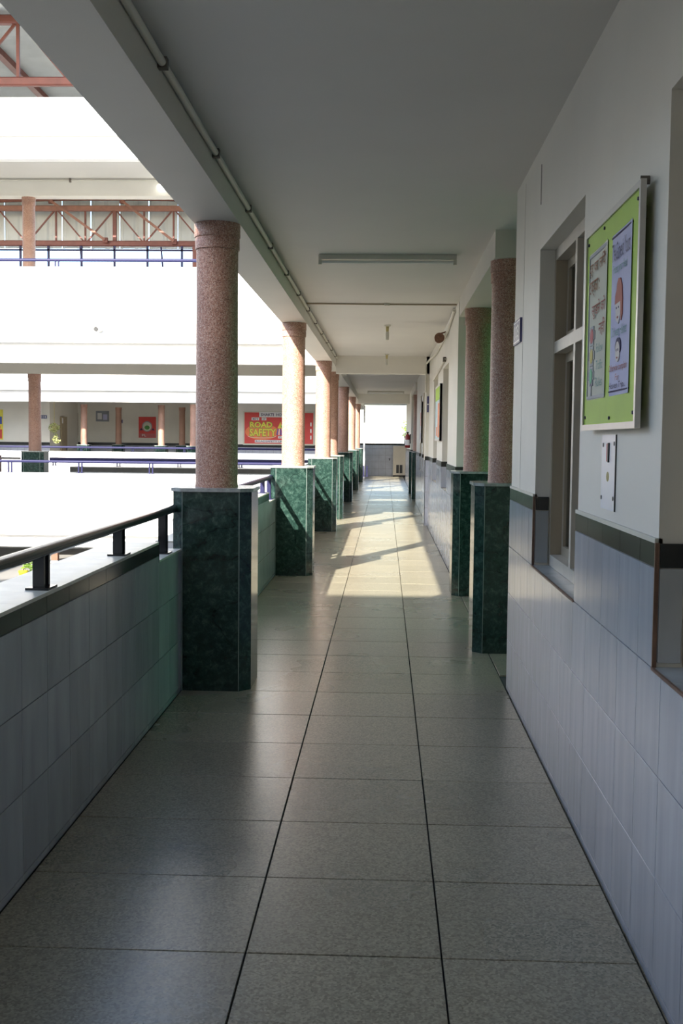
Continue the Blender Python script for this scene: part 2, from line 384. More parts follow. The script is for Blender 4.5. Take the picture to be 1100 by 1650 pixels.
# ---- right wall with windows, near segment and far segment
WX0, WX1 = XR + 0.010, 1.02
SILL, LINT = 0.93, 2.62
def wall_run(y0, y1, wins, name, label):
    mb = MB().box(WX0, WX1, y0, y1, 0, SILL - 0.012); mb.box(WX0, WX1, y0, y1, LINT, Z_C)
    e = [y0] + [q for wn in wins for q in wn] + [y1]
    for a, b in zip(e[0::2], e[1::2]): mb.box(WX0, WX1, a, b, SILL - 0.012, LINT)
    return struct(name, mb, 'cream', label, 'wall')
near_w = [(1.95, 3.31), (4.69, 6.03)]
far_w = [(14.55, 15.9), (17.5, 18.85), (22.75, 24.1), (25.0, 26.05)]
wr = wall_run(-4, 7.15, near_w, 'wall_right', 'cream classroom wall with grey tiled dado on the near right')
wr2 = wall_run(12.72, 28.9, far_w, 'wall_right', 'far cream classroom wall with tiled dado beyond the right columns')
wr3 = struct('wall_right', MB().box(WX0, WX1, 35.2, 43.5, 0, Z_C), 'cream', 'farthest right wall piece with the fire extinguisher', 'wall')
# tiles of the near dado
tmr = {}
def wtile(parent, x, y0, y1, z0, z1, mat, face='X', name='tile', t=0.010):
    g = 0.0018; key = (mat, face, round(y1 - y0, 3), round(z1 - z0, 3), t)
    if key not in tmr:
        a, b = (y1 - y0) / 2 - g, (z1 - z0) / 2 - g
        if face == 'X': mb = MB().box(0, t, -a, a, -b, b, c=0.0006)
        else: mb = MB().box(-a, a, 0, t, -b, b, c=0.0012)
        tmr[key] = mb.mesh(name, mat)
    if face == 'X': return link(name, tmr[key], parent, (x, (y0 + y1) / 2, (z0 + z1) / 2))
    return link(name, tmr[key], parent, ((y0 + y1) / 2, x, (z0 + z1) / 2))
MB().box(XR + 0.006, WX0 + 0.001, 1.0, 7.15, 0.0, SILL - 0.012).build('grout_bed', 'grout', wr)
def edges(y0, y1, phase=3.5):
    k = math.ceil((y0 - phase) / 0.3 + 0.02); out = [y0]
    while phase + 0.3 * k < y1 - 0.02: out.append(phase + 0.3 * k); k += 1
    return out + [y1]
E = edges(1.4, 7.15)
for a, b in zip(E[:-1], E[1:]):
    for z0, z1 in ((0.0, 0.03), (0.03, 0.33), (0.33, 0.63), (0.63, 0.93)):
        wtile(wr, XR, a, b, z0, z1, 'wall_tile')
for p0, p1 in ((0.7, 1.95), (3.31, 4.69), (6.03, 7.15)):
    MB().box(XR + 0.006, WX0 + 0.001, p0, p1, 0.9, 1.305).build('grout_bed', 'grout', wr)
    MB().box(XR - 0.001, WX0 + 0.012, p0, p1, 1.303, 1.318).build('dado_ledge', 'conduit', wr)
    EE = edges(p0, p1)
    for a, b in zip(EE[:-1], EE[1:]):
        wtile(wr, XR, a, b, 0.93, 1.23, 'wall_tile'); wtile(wr, XR, a, b, 1.23, 1.305, 'black_tile', name='border_tile')
for j in (3.31, 6.03):     # window jambs facing the viewer
    wtile(wr, j - 0.010, XR + 0.012, XR + 0.085, 0.945, 1.23, 'parapet_tile', face='Y', name='jamb_tile')
    wtile(wr, j - 0.010, XR + 0.012, XR + 0.085, 1.23, 1.305, 'black_tile', face='Y', name='jamb_tile')
    MB().box(XR - 0.002, XR + 0.011, j - 0.011, j - 0.003, 0.93, 1.305).build('corner_trim', 'edge_trim', wr)
for p0, p1 in near_w:      # sill tiles
    EE = edges(p0, p1, 3.4)
    for a, b in zip(EE[:-1], EE[1:]):
        MB().box(XR + 0.004, XR + 0.10, a + 0.001, b - 0.001, SILL - 0.012, SILL + 0.003).build('sill_tile', 'parapet_tile', wr)
    MB().box(XR - 0.003, XR + 0.004, p0, p1, SILL - 0.006, SILL + 0.004).build('sill_trim', 'edge_trim', wr)
# fine crack/joint lines on the plaster
MB().box(WX0 - 0.0015, WX0, 6.708, 6.713, 1.32, 3.12).build('plaster_crack', 'beam_paint', wr)
MB().box(WX0 - 0.002, WX0, 6.03, 6.045, 2.86, 3.07).build('plaster_scratch', 'clip', wr)
# far dado
def far_dado(wall, y0, y1, wins, endcap=True):
    MB().box(XR, WX0, y0, y1, 0, SILL).build('dado_tiling', 'far_tile', wall)
    e = [y0] + [q for wn in wins for q in wn] + [y1]
    for a, b in zip(e[0::2], e[1::2]):
        MB().box(XR, WX0, a, b, SILL, 1.23).build('dado_tiling', 'far_tile', wall)
        MB().box(XR - 0.001, WX0, a, b, 1.23, 1.305).build('border_band', 'black_tile', wall)
        MB().box(XR, XR + 0.085, a - 0.008, a, SILL, 1.23).build('jamb_tiling', 'far_tile', wall)
        MB().box(XR - 0.001, XR + 0.085, a - 0.009, a, 1.23, 1.305).build('jamb_border', 'black_tile', wall)
far_dado(wr2, 12.72, 28.9, far_w)
far_dado(wr3, 35.2, 43.5, [])
MB().box(XR - 0.0, XR + 0.35, 12.71, 12.72, 0, 1.23).build('dado_tiling', 'far_tile', wr2)
MB().box(XR - 0.0, XR + 0.35, 12.709, 12.72, 1.23, 1.305).build('border_band', 'black_tile', wr2)
# pilaster where the beam lands
pil = struct('trim_6', MB().box(XR - 0.045, WX0, 20.95, 21.75, 0, Z_C), 'cream', 'cream wall pilaster under the nearer cross beam', 'pilaster')
MB().box(XR - 0.055, XR - 0.045, 20.94, 21.75, 0, 1.23).build('dado_tiling', 'far_tile', pil)
MB().box(XR - 0.055, WX0, 20.94, 20.95, 0, 1.23).build('dado_tiling', 'far_tile', pil)
MB().box(XR - 0.056, WX0, 20.938, 20.95, 1.23, 1.305).build('border_band', 'black_tile', pil)

# room behind, alcove shell, end closure
rb = MB().box(4.6, 4.75, -4, 7.15, 0, Z_C); rb.box(WX1, 4.6, 7.0, 7.15, 0, Z_C)
struct('wall_back', rb, 'cream', 'inner walls of the near classroom behind the windows', 'wall')
rb = MB().box(4.6, 4.75, 12.72, 29.0, 0, Z_C); rb.box(WX1, 4.6, 12.72, 12.87, 0, Z_C); rb.box(WX1, 4.6, 28.75, 28.9, 0, Z_C)
struct('wall_back', rb, 'cream', 'inner walls of the far classrooms behind the columns', 'wall')
AX = 2.3
rb = MB().box(AX, AX + 0.15, 7.15, 7.5, 0, Z_C); rb.box(AX, AX + 0.15, 12.3, 12.72, 0, Z_C); rb.box(AX, AX + 0.15, 7.5, 12.3, 0, 0.3); rb.box(AX, AX + 0.15, 7.5, 12.3, 3.0, Z_C)
al = struct('wall_alcove', rb, 'cream', 'end wall of the lobby behind the two right columns', 'wall')
gw = thing('window_8', (0, 0, 0), 'unseen green tinted glazing that gives the lobby behind the right columns its glow', 'window', kind='structure')  # unseen glazing, sized and placed to throw the green glow on the columns
for yy in (7.5, 8.69, 9.87, 11.06, 12.24): MB().box(AX + 0.03, AX + 0.11, yy, yy + 0.06, 0.3, 3.0).build('frame_post', 'window_frame', gw)
for zz in (0.3, 1.6, 2.94): MB().box(AX + 0.035, AX + 0.105, 7.5, 12.3, zz, zz + 0.06).build('frame_rail', 'window_frame', gw)
for yy in (7.56, 8.75, 9.93, 11.12):
    for z0, z1 in ((0.36, 1.6), (1.66, 2.94)): MB().box(AX + 0.065, AX + 0.072, yy, yy + 1.12, z0, z1).build('pane', 'green_glass', gw)
struct('wall_alcove', MB().box(3.25, 3.4, 28.9, 35.2, 0, Z_C), 'cream', 'end wall of the lobby behind the far right columns', 'wall')

# end of corridor
ew = struct('wall_end', MB().box(-1.8, 1.6, 49.6, 49.8, -0.3, 1.38), 'far_tile', 'blue grey tiled low wall closing the far end', 'wall')
MB().box(-1.8, 1.6, 49.58, 49.82, 1.38, 1.46).build('border_band', 'black_tile', ew)
struct('wall_end', MB().box(-14, 14, 62, 62.3, -3.7, 1.72), 'white_wall', 'white boundary wall beyond the far end of the corridor', 'wall')
struct('wall_right', MB().box(0.98, 1.15, 43.5, 49.6, 0, 1.45), 'far_tile', 'low tiled side wall at the right of the far end', 'wall')

# ---- left parapets between the plinths
PF = [6.92, 12.92, 19.25, 22.30, 28.60, 35.30, 42.20]     # plinth fronts
PD = 0.50
def parapet(y0, y1, label, detail=False, first=False):
    c0, c1 = (y0 if first else y0 + 0.62), y1 - 0.68
    mb = MB().box(XLO, XL - 0.008, y0, y1, -0.30, 0.893); mb.box(XLO, XL - 0.008, c0, c1, 0.893, 0.995)
    o = struct('wall_left', mb, 'white_wall' if not detail else 'grout', label, 'parapet')
    MB().box(XLO - 0.01, XLO, y0, y1, -0.35, 0.893).build('outer_render', 'white_wall', o)
    MB().box(XLO - 0.01, XLO, c0, c1, 0.893, 0.995).build('outer_render', 'white_wall', o)
    if detail:
        k = c1; ed = [y1]
        ed = [c1]
        while ed[0] > 2.2: ed.insert(0, ed[0] - 0.3)
        lo = ed + [c1 + 0.3, c1 + 0.6, y1]
        for a, b in zip(lo[:-1], lo[1:]):
            for z0, z1 in ((0.0, 0.03), (0.03, 0.33), (0.33, 0.63)): wtile(o, XL - 0.010, a, b, z0, z1, 'parapet_tile')
            wtile(o, XL - 0.010, a, b, 0.63, 0.93 if b <= c1 + 0.01 else 0.893, 'parapet_tile')
            if b <= c1 + 0.01:
                wtile(o, XL - 0.010, a, b, 0.93, 0.998, 'black_tile', name='border_tile')
                MB().box(XLO - 0.012, XL - 0.0005, a + 0.001, b - 0.001, 0.995, 1.010).build('coping_tile', 'coping', o)
        MB().box(XLO - 0.01, XL + 0.001, c1 - 0.012, c1 + 0.001, 0.893, 1.009).build('coping_end', 'black_tile', o)
        MB().box(XLO - 0.012, XL + 0.002, c1, y1, 0.893, 0.905).build('ledge_tile', 'conduit', o)
    else:
        MB().box(XL - 0.010, XL, y0, y1, 0, 0.893).build('dado_tiling', 'far_parapet_tile', o)
        MB().box(XL - 0.010, XL, c0, c1, 0.893, 0.93).build('dado_tiling', 'far_parapet_tile', o)
        MB().box(XL - 0.010, XL + 0.001, c0, c1, 0.93, 0.998).build('border_band', 'black_tile', o)
        MB().box(XLO - 0.012, XL, c0, c1, 0.995, 1.010).build('coping_slab', 'coping', o)
        MB().box(XLO - 0.012, XL + 0.002, c1, y1, 0.893, 0.905).build('ledge_tile', 'conduit', o)
        MB().box(XLO - 0.012, XL + 0.002, y0, c0, 0.893, 0.905).build('ledge_tile', 'conduit', o)
    return o
ORD = ['nearest', 'second', 'third', 'fourth', 'fifth', 'sixth', 'seventh']
parapet(-4, PF[0], 'grey tiled parapet with black border leading to the nearest column', detail=True, first=True)
for i in (1, 2, 4, 5, 6):
    if i == 3: continue
    parapet(PF[i - 1] + PD, PF[i], 'tiled parapet between the %s and %s columns on the left' % (ORD[i - 1], ORD[i]))

# ---- lower storey under the corridor, courtyard, added back wall, opposite wing
struct('wall_lower', MB().box(XLO, XLO + 0.2, -4, 50, -3.7, -0.30), 'white_wall', 'ground storey wall below the corridor', 'wall')
struct('floor_court', MB().box(-24, XLO, -9, 66, -3.9, -3.7), 'court_floor', 'pale paved ground floor of the courtyard', 'floor')
struct('wall_near', MB().box(-21, XLO, -9.3, -9, -3.7, 4.2), 'wing_shade', 'added unseen wall behind the viewer holding back low sky', 'wall')  # unseen wall added to hold back warm sky glow, height set for that
struct('wall_near', MB().box(XLO, 4.75, -4.2, -4, 0, Z_C), 'cream', 'cream wall closing the corridor behind the viewer', 'wall')
for nm, z0, z1 in (('on this floor', -0.451, 0.927), ('one floor up', 2.966, 4.698), ('at the top', 6.667, 7.73)):   # unseen twin of the bridge, blocking sun and sky over the near end
    struct('wall_bridge', MB().box(-20.95, -1.56 if z0 < 1 else -1.24, -0.2, 0.0, z0, z1).box(-20.95, -1.56 if z0 < 1 else -1.24, -3.7, -3.5, z0, z1), 'wing_shade', 'shade toned parapets of the unseen bridge beside the viewer ' + nm, 'parapet')
    struct('floor_bridge', MB().box(-20.95, -1.56 if z0 < 1 else -1.24, -3.5, -0.2, z0 + 0.15, z0 + 0.4), 'beam_paint', 'deck slab of the unseen bridge beside the viewer ' + nm, 'floor')
struct('wall_opposite', MB().box(-21.3, -21, -9.3, 66, -3.7, 6.2), 'wing_shade', 'wing on the opposite side of the courtyard, toned dark for shade', 'wall')

# ---- transverse bridge of three levels
YB, YF = 20.42, 24.0
def face_wall(name, x0, x1, yf, segs, label, th=0.22):
    """front wall of a level built of bands, each band (z0,z1,inset)"""
    mb = MB()
    for z0, z1, ins in segs: mb.box(x0, x1, yf + ins, yf + th, z0, z1)
    return struct(name, mb, 'white_wall', label, 'parapet')
BX0 = -20.95
bw0 = face_wall('wall_bridge', BX0, XLO - 0.012, YB, [(-0.451, -0.219, 0), (-0.219, 0.927, -0.10)], 'sunlit white parapet of the bridge on this floor')
bw1 = face_wall('wall_bridge', BX0, -1.24, YB, [(2.966, 3.33, 0), (3.33, 4.60, -0.14), (4.60, 4.698, -0.155)], 'tall sunlit white parapet of the bridge one floor up')
bw2 = face_wall('wall_bridge', BX0, -1.24, YB, [(6.667, 7.067, 0), (7.067, 7.45, -0.10), (7.45, 7.73, -0.115)], 'topmost white parapet band of the bridge under the roof trusses')
MB().box(BX0, -5.0, YB - 0.146, YB - 0.14, 4.30, 4.32).build('relief_line', 'white_wall', bw1)
struct('floor_bridge', MB().box(BX0, XLO - 0.02, YB + 0.05, 24.25, -0.3, 0), 'court_floor', 'deck slab of the bridge on this floor', 'floor')
struct('floor_bridge', MB().box(BX0, -1.24, YB + 0.05, 24.25, 3.33, 3.5), 'beam_paint', 'deck slab of the bridge one floor up', 'floor')
struct('floor_bridge', MB().box(BX0, -1.24, YB + 0.05, 24.25, 7.109, 7.3), 'ceiling_white', 'topmost deck slab of the bridge', 'floor')
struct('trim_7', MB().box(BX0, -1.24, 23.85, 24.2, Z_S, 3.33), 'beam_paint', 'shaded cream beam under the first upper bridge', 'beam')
struct('trim_8', MB().box(BX0, -1.24, 23.85, 24.2, 6.741, 7.109), 'cream', 'cream beam with a conduit under the topmost bridge', 'beam')
# far parapet of this level seen from inside
def inner_parapet(x0, x1, label):
    o = struct('wall_bridge', MB().box(x0, x1, 24.0, 24.25, 0, 0.93), 'far_parapet_tile', label, 'parapet')
    MB().box(x0, x1, 23.995, 24.25, 0.84, 0.95).build('border_band', 'black_tile', o)
    MB().box(x0, x1, 23.99, 24.26, 0.95, 0.965).build('coping_slab', 'white_wall', o)
inner_parapet(-6.87, XLO - 0.03, 'far bridge parapet with black border near the corridor')
inner_parapet(-20.0, -8.6, 'far bridge parapet with black border left of the bridge column')

# ---- far wing
FY = 44.5
fw0 = face_wall('wall_far', -20.95, XLO, FY, [(-0.45, -0.22, 0), (-0.22, 1.02, -0.10)], 'low white parapet of the far wing under the posters')
fw1 = face_wall('wall_far', -20.95, -1.24, FY, [(3.02, 3.47, 0), (3.47, 4.75, -0.15)], 'white upper parapet band of the far wing')
struct('floor_far', MB().box(-20.95, XLO - 0.02, FY + 0.05, 53.0, -0.3, 0), 'court_floor', 'floor slab of the far wing', 'floor')
struct('ceiling_far', MB().box(-20.95, -1.24, FY + 0.05, 53.0, 3.25, 3.5), 'ceiling_white', 'ceiling slab over the far wing corridor', 'ceiling')
def far_wall(x0, x1, yf, label, th=0.2):
    o = struct('wall_far', MB().box(x0, x1, yf, yf + th, 0, 3.25), 'cream', label, 'wall')
    MB().box(x0, x1, yf - 0.01, yf, 0, 1.23).build('dado_tiling', 'far_tile', o)
    MB().box(x0, x1, yf - 0.012, yf, 1.23, 1.36).build('border_band', 'black_tile', o)
    return o
far_wall(-20.95, -14.47, 47.5, 'pale far wall with the room sign 114')
far_wall(-8.35, -1.24, 47.5, 'pale far wall with the road safety banner')
far_wall(-14.6, -8.2, 51.9, 'shaded yellowish back wall of the far stair lobby')
so = MB().box(-14.62, -14.47, 47.7, 51.9, 0, 3.25); so.box(-8.35, -8.2, 47.7, 51.9, 0, 3.25)
struct('wall_far', so, 'cream', 'side walls of the far stair lobby', 'wall')
gl = struct('wall_ground', MB().box(-20.95, XLO - 0.05, 52, 52.2, -3.7, -0.3), 'cream', 'shaded ground floor wall under the far wing', 'wall')

# ================================================================== COLUMNS
def column_proto():
    root = thing('column', (0, 0, 0), 'x', 'column')
    h = 0.25; c = 0.07
    octo = [(-h + c, -h), (h - c, -h), (h, -h + c), (h, h - c), (h - c, h), (-h + c, h), (-h, h - c), (-h, -h + c)]
    MB().prism(octo, 0, 1.265).build('plinth', 'green_marble', root)
    k = 1.045; octo2 = [(x * k, y_ * k) for x, y_ in octo]
    MB().prism(octo2, 1.265, 1.287).build('plinth_cap', 'plinth_cap_stone', root)
    MB().lathe((0, 0, 0), [(0.138, 1.287), (0.136, 1.32), (0.133, 2.80)], 40).build('shaft', 'granite', root, smooth=50)
    MB().lathe((0, 0, 0), [(0.134, 2.80), (0.142, 2.803), (0.142, 2.868), (0.139, 2.872), (0.139, 2.876), (0.146, 2.88), (0.146, Z_S)], 40).build('collar', 'granite', root, smooth=40)
    for sx, sy in ((-1, -1), (1, -1)):   # bright seam lines where the facets meet
        MB().box(sx * (h - c) - 0.0025, sx * (h - c) + 0.0025, -h - 0.0015, -h + 0.001, 0.0, 1.262).build('seam', 'seam_grout', root)
    return root
plain('plinth_cap_stone', (0.34, 0.36, 0.34), 0.18, 0.25, 30)
plain('seam_grout', (0.20, 0.25, 0.22), 0.5)
proto = column_proto()
LX = -1.09
lab_l = ['nearest big column with dark green plinth beside the tiled parapet',
         'second column on the left with sunlit green plinth crossed by a rail shadow',
         'third column on the left, sunlit, beside the bridge',
         'fourth column on the left, close behind the third',
         'fifth column on the left with a black looking shaded plinth',
         'sixth column on the left with a dark green plinth',
         'seventh and last column on the left, lit orange']
first = True
def put_col(x, y, z, label, group, sc=1.0):
    global first
    o = proto if first else copy_tree(proto)
    first = False
    o.location = (x, y, z); o['label'] = label; o['group'] = group
    return o
for p, l in zip(PF, lab_l): put_col(LX, p + 0.25, 0, l, 'columns along the open left side')
for (x, yf, l) in ((0.93, 8.33, 'nearer right column with almost black plinth next to the tiled wall'),
                   (0.955, 11.41, 'right column with a green glow on its shaft'),
                   (0.99, 30.3, 'nearer of the two far right columns with dark plinth'),
                   (0.97, 33.2, 'farther of the two far right columns beside the fire extinguisher')):
    put_col(x, yf + 0.25, 0, l, 'columns on the right side')
put_col(-7.70, 24.2, 0, 'lone column on the bridge with green plinth, this floor', 'columns of the bridge')
put_col(-7.75, 24.05, 3.775, 'upper bridge column standing on the white parapet band', 'columns of the bridge')
for x, yy, l in ((-12.62, 46.2, 'far wing column left of the framed notice, base lit orange'),
                 (-9.35, 46.2, 'far wing column right of the red poster, yellow lit base'),
                 (-12.15, 50.3, 'far wing column in shade beside the small dark sign'),
                 (-9.05, 49.3, 'orange lit far wing column behind the others'),
                 (-7.80, 45.0, 'far wing column just left of the nearest big column')):
    put_col(x, yy, 0.0, l, 'columns of the far wing')

# ================================================================== HANDRAILS
def rail(p0, p1, posts, zb, label, mat, r=0.026, zc=1.155, group='handrails'):
    """p0,p1 plan points; posts: list of fractions/metres along; zb base height per post"""
    a, b2 = Vector((p0[0], p0[1], 0)), Vector((p1[0], p1[1], 0)); d = (b2 - a).normalized(); L = (b2 - a).length
    root = thing('handrail', (0, 0, 0), label, 'handrail', group)
    MB().cyl(a + Vector((0, 0, zc)), b2 + Vector((0, 0, zc)), r, n=20).build('pipe', mat, root, smooth=40)
    for s_, zbase in posts:
        c = a + d * s_
        for off in (-0.03, 0.03):
            q = c + d * off; n = Vector((-d.y, d.x, 0))
            mb = MB(); w2, t2 = 0.022, 0.007
            vs = [q + d * sd * t2 * 1.4 + n * sn * w2 + Vector((0, 0, z)) for z in (zbase, zc - r * 0.6) for sd, sn in ((-1, -1), (1, -1), (1, 1), (-1, 1))]
            mb.add(vs, [(0, 3, 2, 1), (4, 5, 6, 7), (0, 1, 5, 4), (1, 2, 6, 5), (2, 3, 7, 6), (3, 0, 4, 7)]).build('post', mat, root)
        mb = MB(); n = Vector((-d.y, d.x, 0))
        vs = [c + d * sd * 0.06 + n * sn * 0.045 + Vector((0, 0, z)) for z in (zbase - 0.001, zbase + 0.008) for sd, sn in ((-1, -1), (1, -1), (1, 1), (-1, 1))]
        mb.add(vs, [(0, 3, 2, 1), (4, 5, 6, 7), (0, 1, 5, 4), (1, 2, 6, 5), (2, 3, 7, 6), (3, 0, 4, 7)]).build('base_plate', mat, root)
    return root
RX = -1.33
rail((RX, -3.9), (RX, PF[0] + 0.15), [(y_ + 3.9, 1.011) for y_ in (0.45, 1.72, 2.98, 4.245, 5.51)] + [(6.62 + 3.9, 0.906)], 1, 'thick black handrail in front at the left', 'pipe_black')
for i in (1, 2, 4, 5, 6):
    a0, a1 = PF[i - 1] + PD - 0.08, PF[i] + 0.12
    ps = [(0.3, 0.906)] + [(0.9 + 1.27 * k, 1.011) for k in range(int((a1 - a0 - 1.8) / 1.27) + 1)] + [(a1 - a0 - 0.3, 0.906)]
    rail((RX, a0), (RX, a1), ps, 1, 'pipe handrail between the %s and %s columns on the left' % (ORD[i - 1], ORD[i]), 'pipe_blue' if i == 1 else 'pipe_black')
rail((-20.9, YB + 0.11), (XLO - 0.03, YB + 0.11), [(s_, 0.928) for s_ in [16.55 + 1.33 * k - 8 * 1.33 for k in range(0, 13)]], 1, 'blue handrail along the nearer bridge parapet', 'pipe_blue', zc=1.14)
rail((-7.35, 24.12), (XLO - 0.03, 24.12), [(0.1, 0.966), (1.52, 0.966), (2.86, 0.966), (4.2, 0.966), (5.5, 0.966)], 1, 'dark blue handrail behind the bridge, right of its column', 'pipe_blue', zc=1.12, r=0.03)
rail((-20, 24.12), (-8.0, 24.12), [(8 + 1.33 * k, 0.966) for k in range(3)], 1, 'dark handrail behind the bridge, left of its column', 'pipe_black', zc=1.12, r=0.022)
rail((-20.9, FY + 0.12), (-2.6, FY + 0.12), [(6.5 + 2.1 * k, 1.021) for k in range(6)], 1, 'blue handrail along the far wing parapet', 'pipe_blue', zc=1.19, r=0.04)
rail((-20.9, YB + 0.12), (-1.25, YB + 0.12), [(9.2 + 2.8 * k, 4.699) for k in range(5)], 1, 'blue handrail on the upper bridge parapet', 'pipe_blue', zc=4.86, r=0.03)

# ================================================================== WINDOWS
def window(y0, y1, idx, label):
    root = thing('window_%d' % idx, (0.9, (y0 + y1) / 2, SILL), label, 'window', kind='structure')
    inv = Matrix.Translation((-0.9, -(y0 + y1) / 2, -SILL))
    def P(name, mb, mat, par=root):
        o = mb.build(name, mat, par); o.matrix_parent_inverse = inv if par is root else Matrix.Identity(4); return o
    X0, X1 = XR + 0.09, XR + 0.165
    ym = (y0 + y1) / 2; zt0, zt1 = 2.07, 2.13; t = 0.045; zb = SILL + 0.005
    P('frame_jamb', MB().box(X0, X1, y0, y0 + t, zb, LINT), 'window_frame'); P('frame_jamb', MB().box(X0, X1, y1 - t, y1, zb, LINT), 'window_frame')
    P('frame_head', MB().box(X0, X1, y0 + t, y1 - t, LINT - 0.06, LINT), 'frame_pale'); P('frame_sill', MB().box(X0, X1, y0 + t, y1 - t, zb, zb + 0.06), 'frame_pale')
    P('mullion', MB().box(X0, X1, ym - 0.025, ym + 0.025, zb + 0.06, LINT - 0.06), 'frame_pale')
    for a, b in ((y0 + t, ym - 0.025), (ym + 0.025, y1 - t)):
        P('transom', MB().box(X0, X1, a, b, zt0, zt1), 'frame_pale')
        for z0, z1 in ((zb + 0.06, zt0), (zt1, LINT - 0.06)):
            m = MB(); q = 0.05
            m.box(X1 - 0.015, X1 + 0.02, a, a + q, z0, z1); m.box(X1 - 0.015, X1 + 0.02, b - q, b, z0, z1)
            m.box(X1 - 0.015, X1 + 0.02, a + q, b - q, z0, z0 + q); m.box(X1 - 0.015, X1 + 0.02, a + q, b - q, z1 - q, z1)
            s_ = P('sash', m, 'window_frame')
            P('pane', MB().box(X1 + 0.0, X1 + 0.005, a + q, b - q, z0 + q, z1 - q), 'glass', s_)
window(*near_w[0], 1, 'nearest window at the right edge of the picture')
window(*near_w[1], 2, 'tall brown framed window left of the green notice board')
for k, (wn, l) in enumerate(zip(far_w, ('first recessed window beyond the right columns', 'second recessed window beyond the right columns', 'recessed window just past the pilaster', 'last recessed window before the far right columns'))):
    window(*wn, 3 + k, l)

# ================================================================== NOTICE BOARD
def notice_board():
    y0, y1, z0, z1 = 3.475, 4.41, 1.645, 2.405; X = 0.772
    root = thing('notice_board', (WX0, (y0 + y1) / 2, z0), 'lime green notice board with two hand drawn road safety posters', 'notice board')
    root.location = (0, 0, 0)
    F = Face((X, y1, z0), (0, -1, 0), (0, 0, 1), root); W, H = y1 - y0, z1 - z0
    F.rect('backing', 0.01, W - 0.01, 0.01, H - 0.01, 'green_board', -0.013, -0.004)
    t = 0.022
    F.rect('frame_bar', 0, W, 0, t, 'aluminium', -0.015, 0.003); F.rect('frame_bar', 0, W, H - t, H, 'aluminium', -0.015, 0.003)
    F.rect('frame_bar', 0, t, t, H - t, 'aluminium', -0.015, 0.003); F.rect('frame_bar', W - t, W, t, H - t, 'aluminium', -0.015, 0.003)
    F.ell('nail', W * 0.92, H + 0.012, 0.006, 0.014, 'clip', -0.041, -0.012, n=8)
    for a in (0.10, W - 0.14):
        for b in (0.06, H - 0.10): F.rect('wall_spacer', a, a + 0.04, b, b + 0.04, 'clip', -0.0405, -0.013)
    for a, b in ((0.05, 0.05), (W - 0.05, 0.05), (0.35, H - 0.04), (0.05, H - 0.05), (W - 0.05, H - 0.05), (W * 0.55, 0.04)):
        F.ell('pin', a, b, 0.006, 0.006, 'ink_dark', -0.004, 0.001, n=8)
    # posters: slightly curled sheets
    def sheet_(name, a0, a1, b0, b1, mat):
        nx = 10; mb = MB(); vs = []; fs = []
        for i in range(nx + 1):
            u = i / nx; d = -0.0035 + 0.0035 * u ** 4
            vs += [F.pt(a0 + (a1 - a0) * u, b0, d), F.pt(a0 + (a1 - a0) * u, b1, d), F.pt(a0 + (a1 - a0) * u, b0, d - 0.0005), F.pt(a0 + (a1 - a0) * u, b1, d - 0.0005)]
        for i in range(nx):
            k = i * 4; fs += [(k, k + 4, k + 5, k + 1), (k + 3, k + 7, k + 6, k + 2), (k + 1, k + 5, k + 7, k + 3), (k + 2, k + 6, k + 4, k)]
        fs += [(1, 3, 2, 0), (nx * 4, nx * 4 + 2, nx * 4 + 3, nx * 4 + 1)]
        return mb.add(vs, fs).build(name, mat, root)
    D = 0.0005
    # cream poster (left)
    a0, a1, b0, b1 = 0.075, 0.425, 0.115, 0.668
    p = sheet_('poster', a0, a1, b0, b1, 'paper_cream'); p['label'] = 'cream poster with Hindi lines and a traffic light'
    d1 = -0.0005
    F.rect('border_line', a0, a1, b1 - 0.018, b1 - 0.006, 'print_grey', -0.003, d1, p); F.rect('border_line', a0, a1, b0 + 0.004, b0 + 0.014, 'print_grey', -0.003, d1, p)
    F.rect('border_line', a0 + 0.002, a0 + 0.010, b0 + 0.014, b1 - 0.018, 'print_grey', -0.003, d1, p)
    def T(body, a, b, wd, hg, mat, slant=0.0, bold=0.006, d=0.004): F.text(body, a, b, wd, hg, mat, d, p, slant, bold)
    tx = 0.0015
    T('दूर का लिये', a0 + 0.025, b1 - 0.095, 0.30, 0.065, 'ink_brown', d=tx)
    T('टक्का :', a0 + 0.025, b1 - 0.175, 0.20, 0.065, 'ink_brown', d=tx)
    T('सूखने को', a0 + 0.085, b1 - 0.255, 0.25, 0.065, 'ink_red', d=tx)
    T('नहीं', a0 + 0.225, b1 - 0.33, 0.11, 0.065, 'ink_red', d=tx)
    for k, mat in enumerate(('lamp_red', 'lamp_yellow', 'lamp_green')):
        cy = b1 - 0.315 - k * 0.075; cx = a0 + 0.085
        F.rect('traffic_light_box', cx - 0.036, cx + 0.036, cy - 0.036, cy + 0.036, 'print_grey', -0.003, d1, p)
        F.rect('traffic_light_visor', cx - 0.055, cx + 0.055, cy - 0.014, cy + 0.018, 'print_grey', -0.003, d1, p)
        F.ell('traffic_light_lens', cx, cy, 0.028, 0.028, mat, -0.003, d1 + 0.001, parent=p)
    F.rect('traffic_light_pole', a0 + 0.075, a0 + 0.095, b0 + 0.014, b0 + 0.06, 'print_grey', -0.003, d1, p)
    for k, t_ in enumerate(('Follow', 'Traffic', 'Rules')):
        T(t_, a0 + 0.19, b1 - 0.385 - k * 0.062, 0.12, 0.034, 'ink_green', bold=0.0, d=tx)
    # lavender poster (right)
    a0, a1, b0, b1 = 0.495, 0.815, 0.115, 0.664
    p = sheet_('poster', a0, a1, b0, b1, 'paper_lavender'); p['label'] = 'lavender poster about wearing a helmet'
    F.rect('border_line', a0, a1, b1 - 0.012, b1 - 0.007, 'ink_dark', -0.003, d1, p); F.rect('border_line', a0, a1, b0 + 0.012, b0 + 0.017, 'ink_dark', -0.003, d1, p)
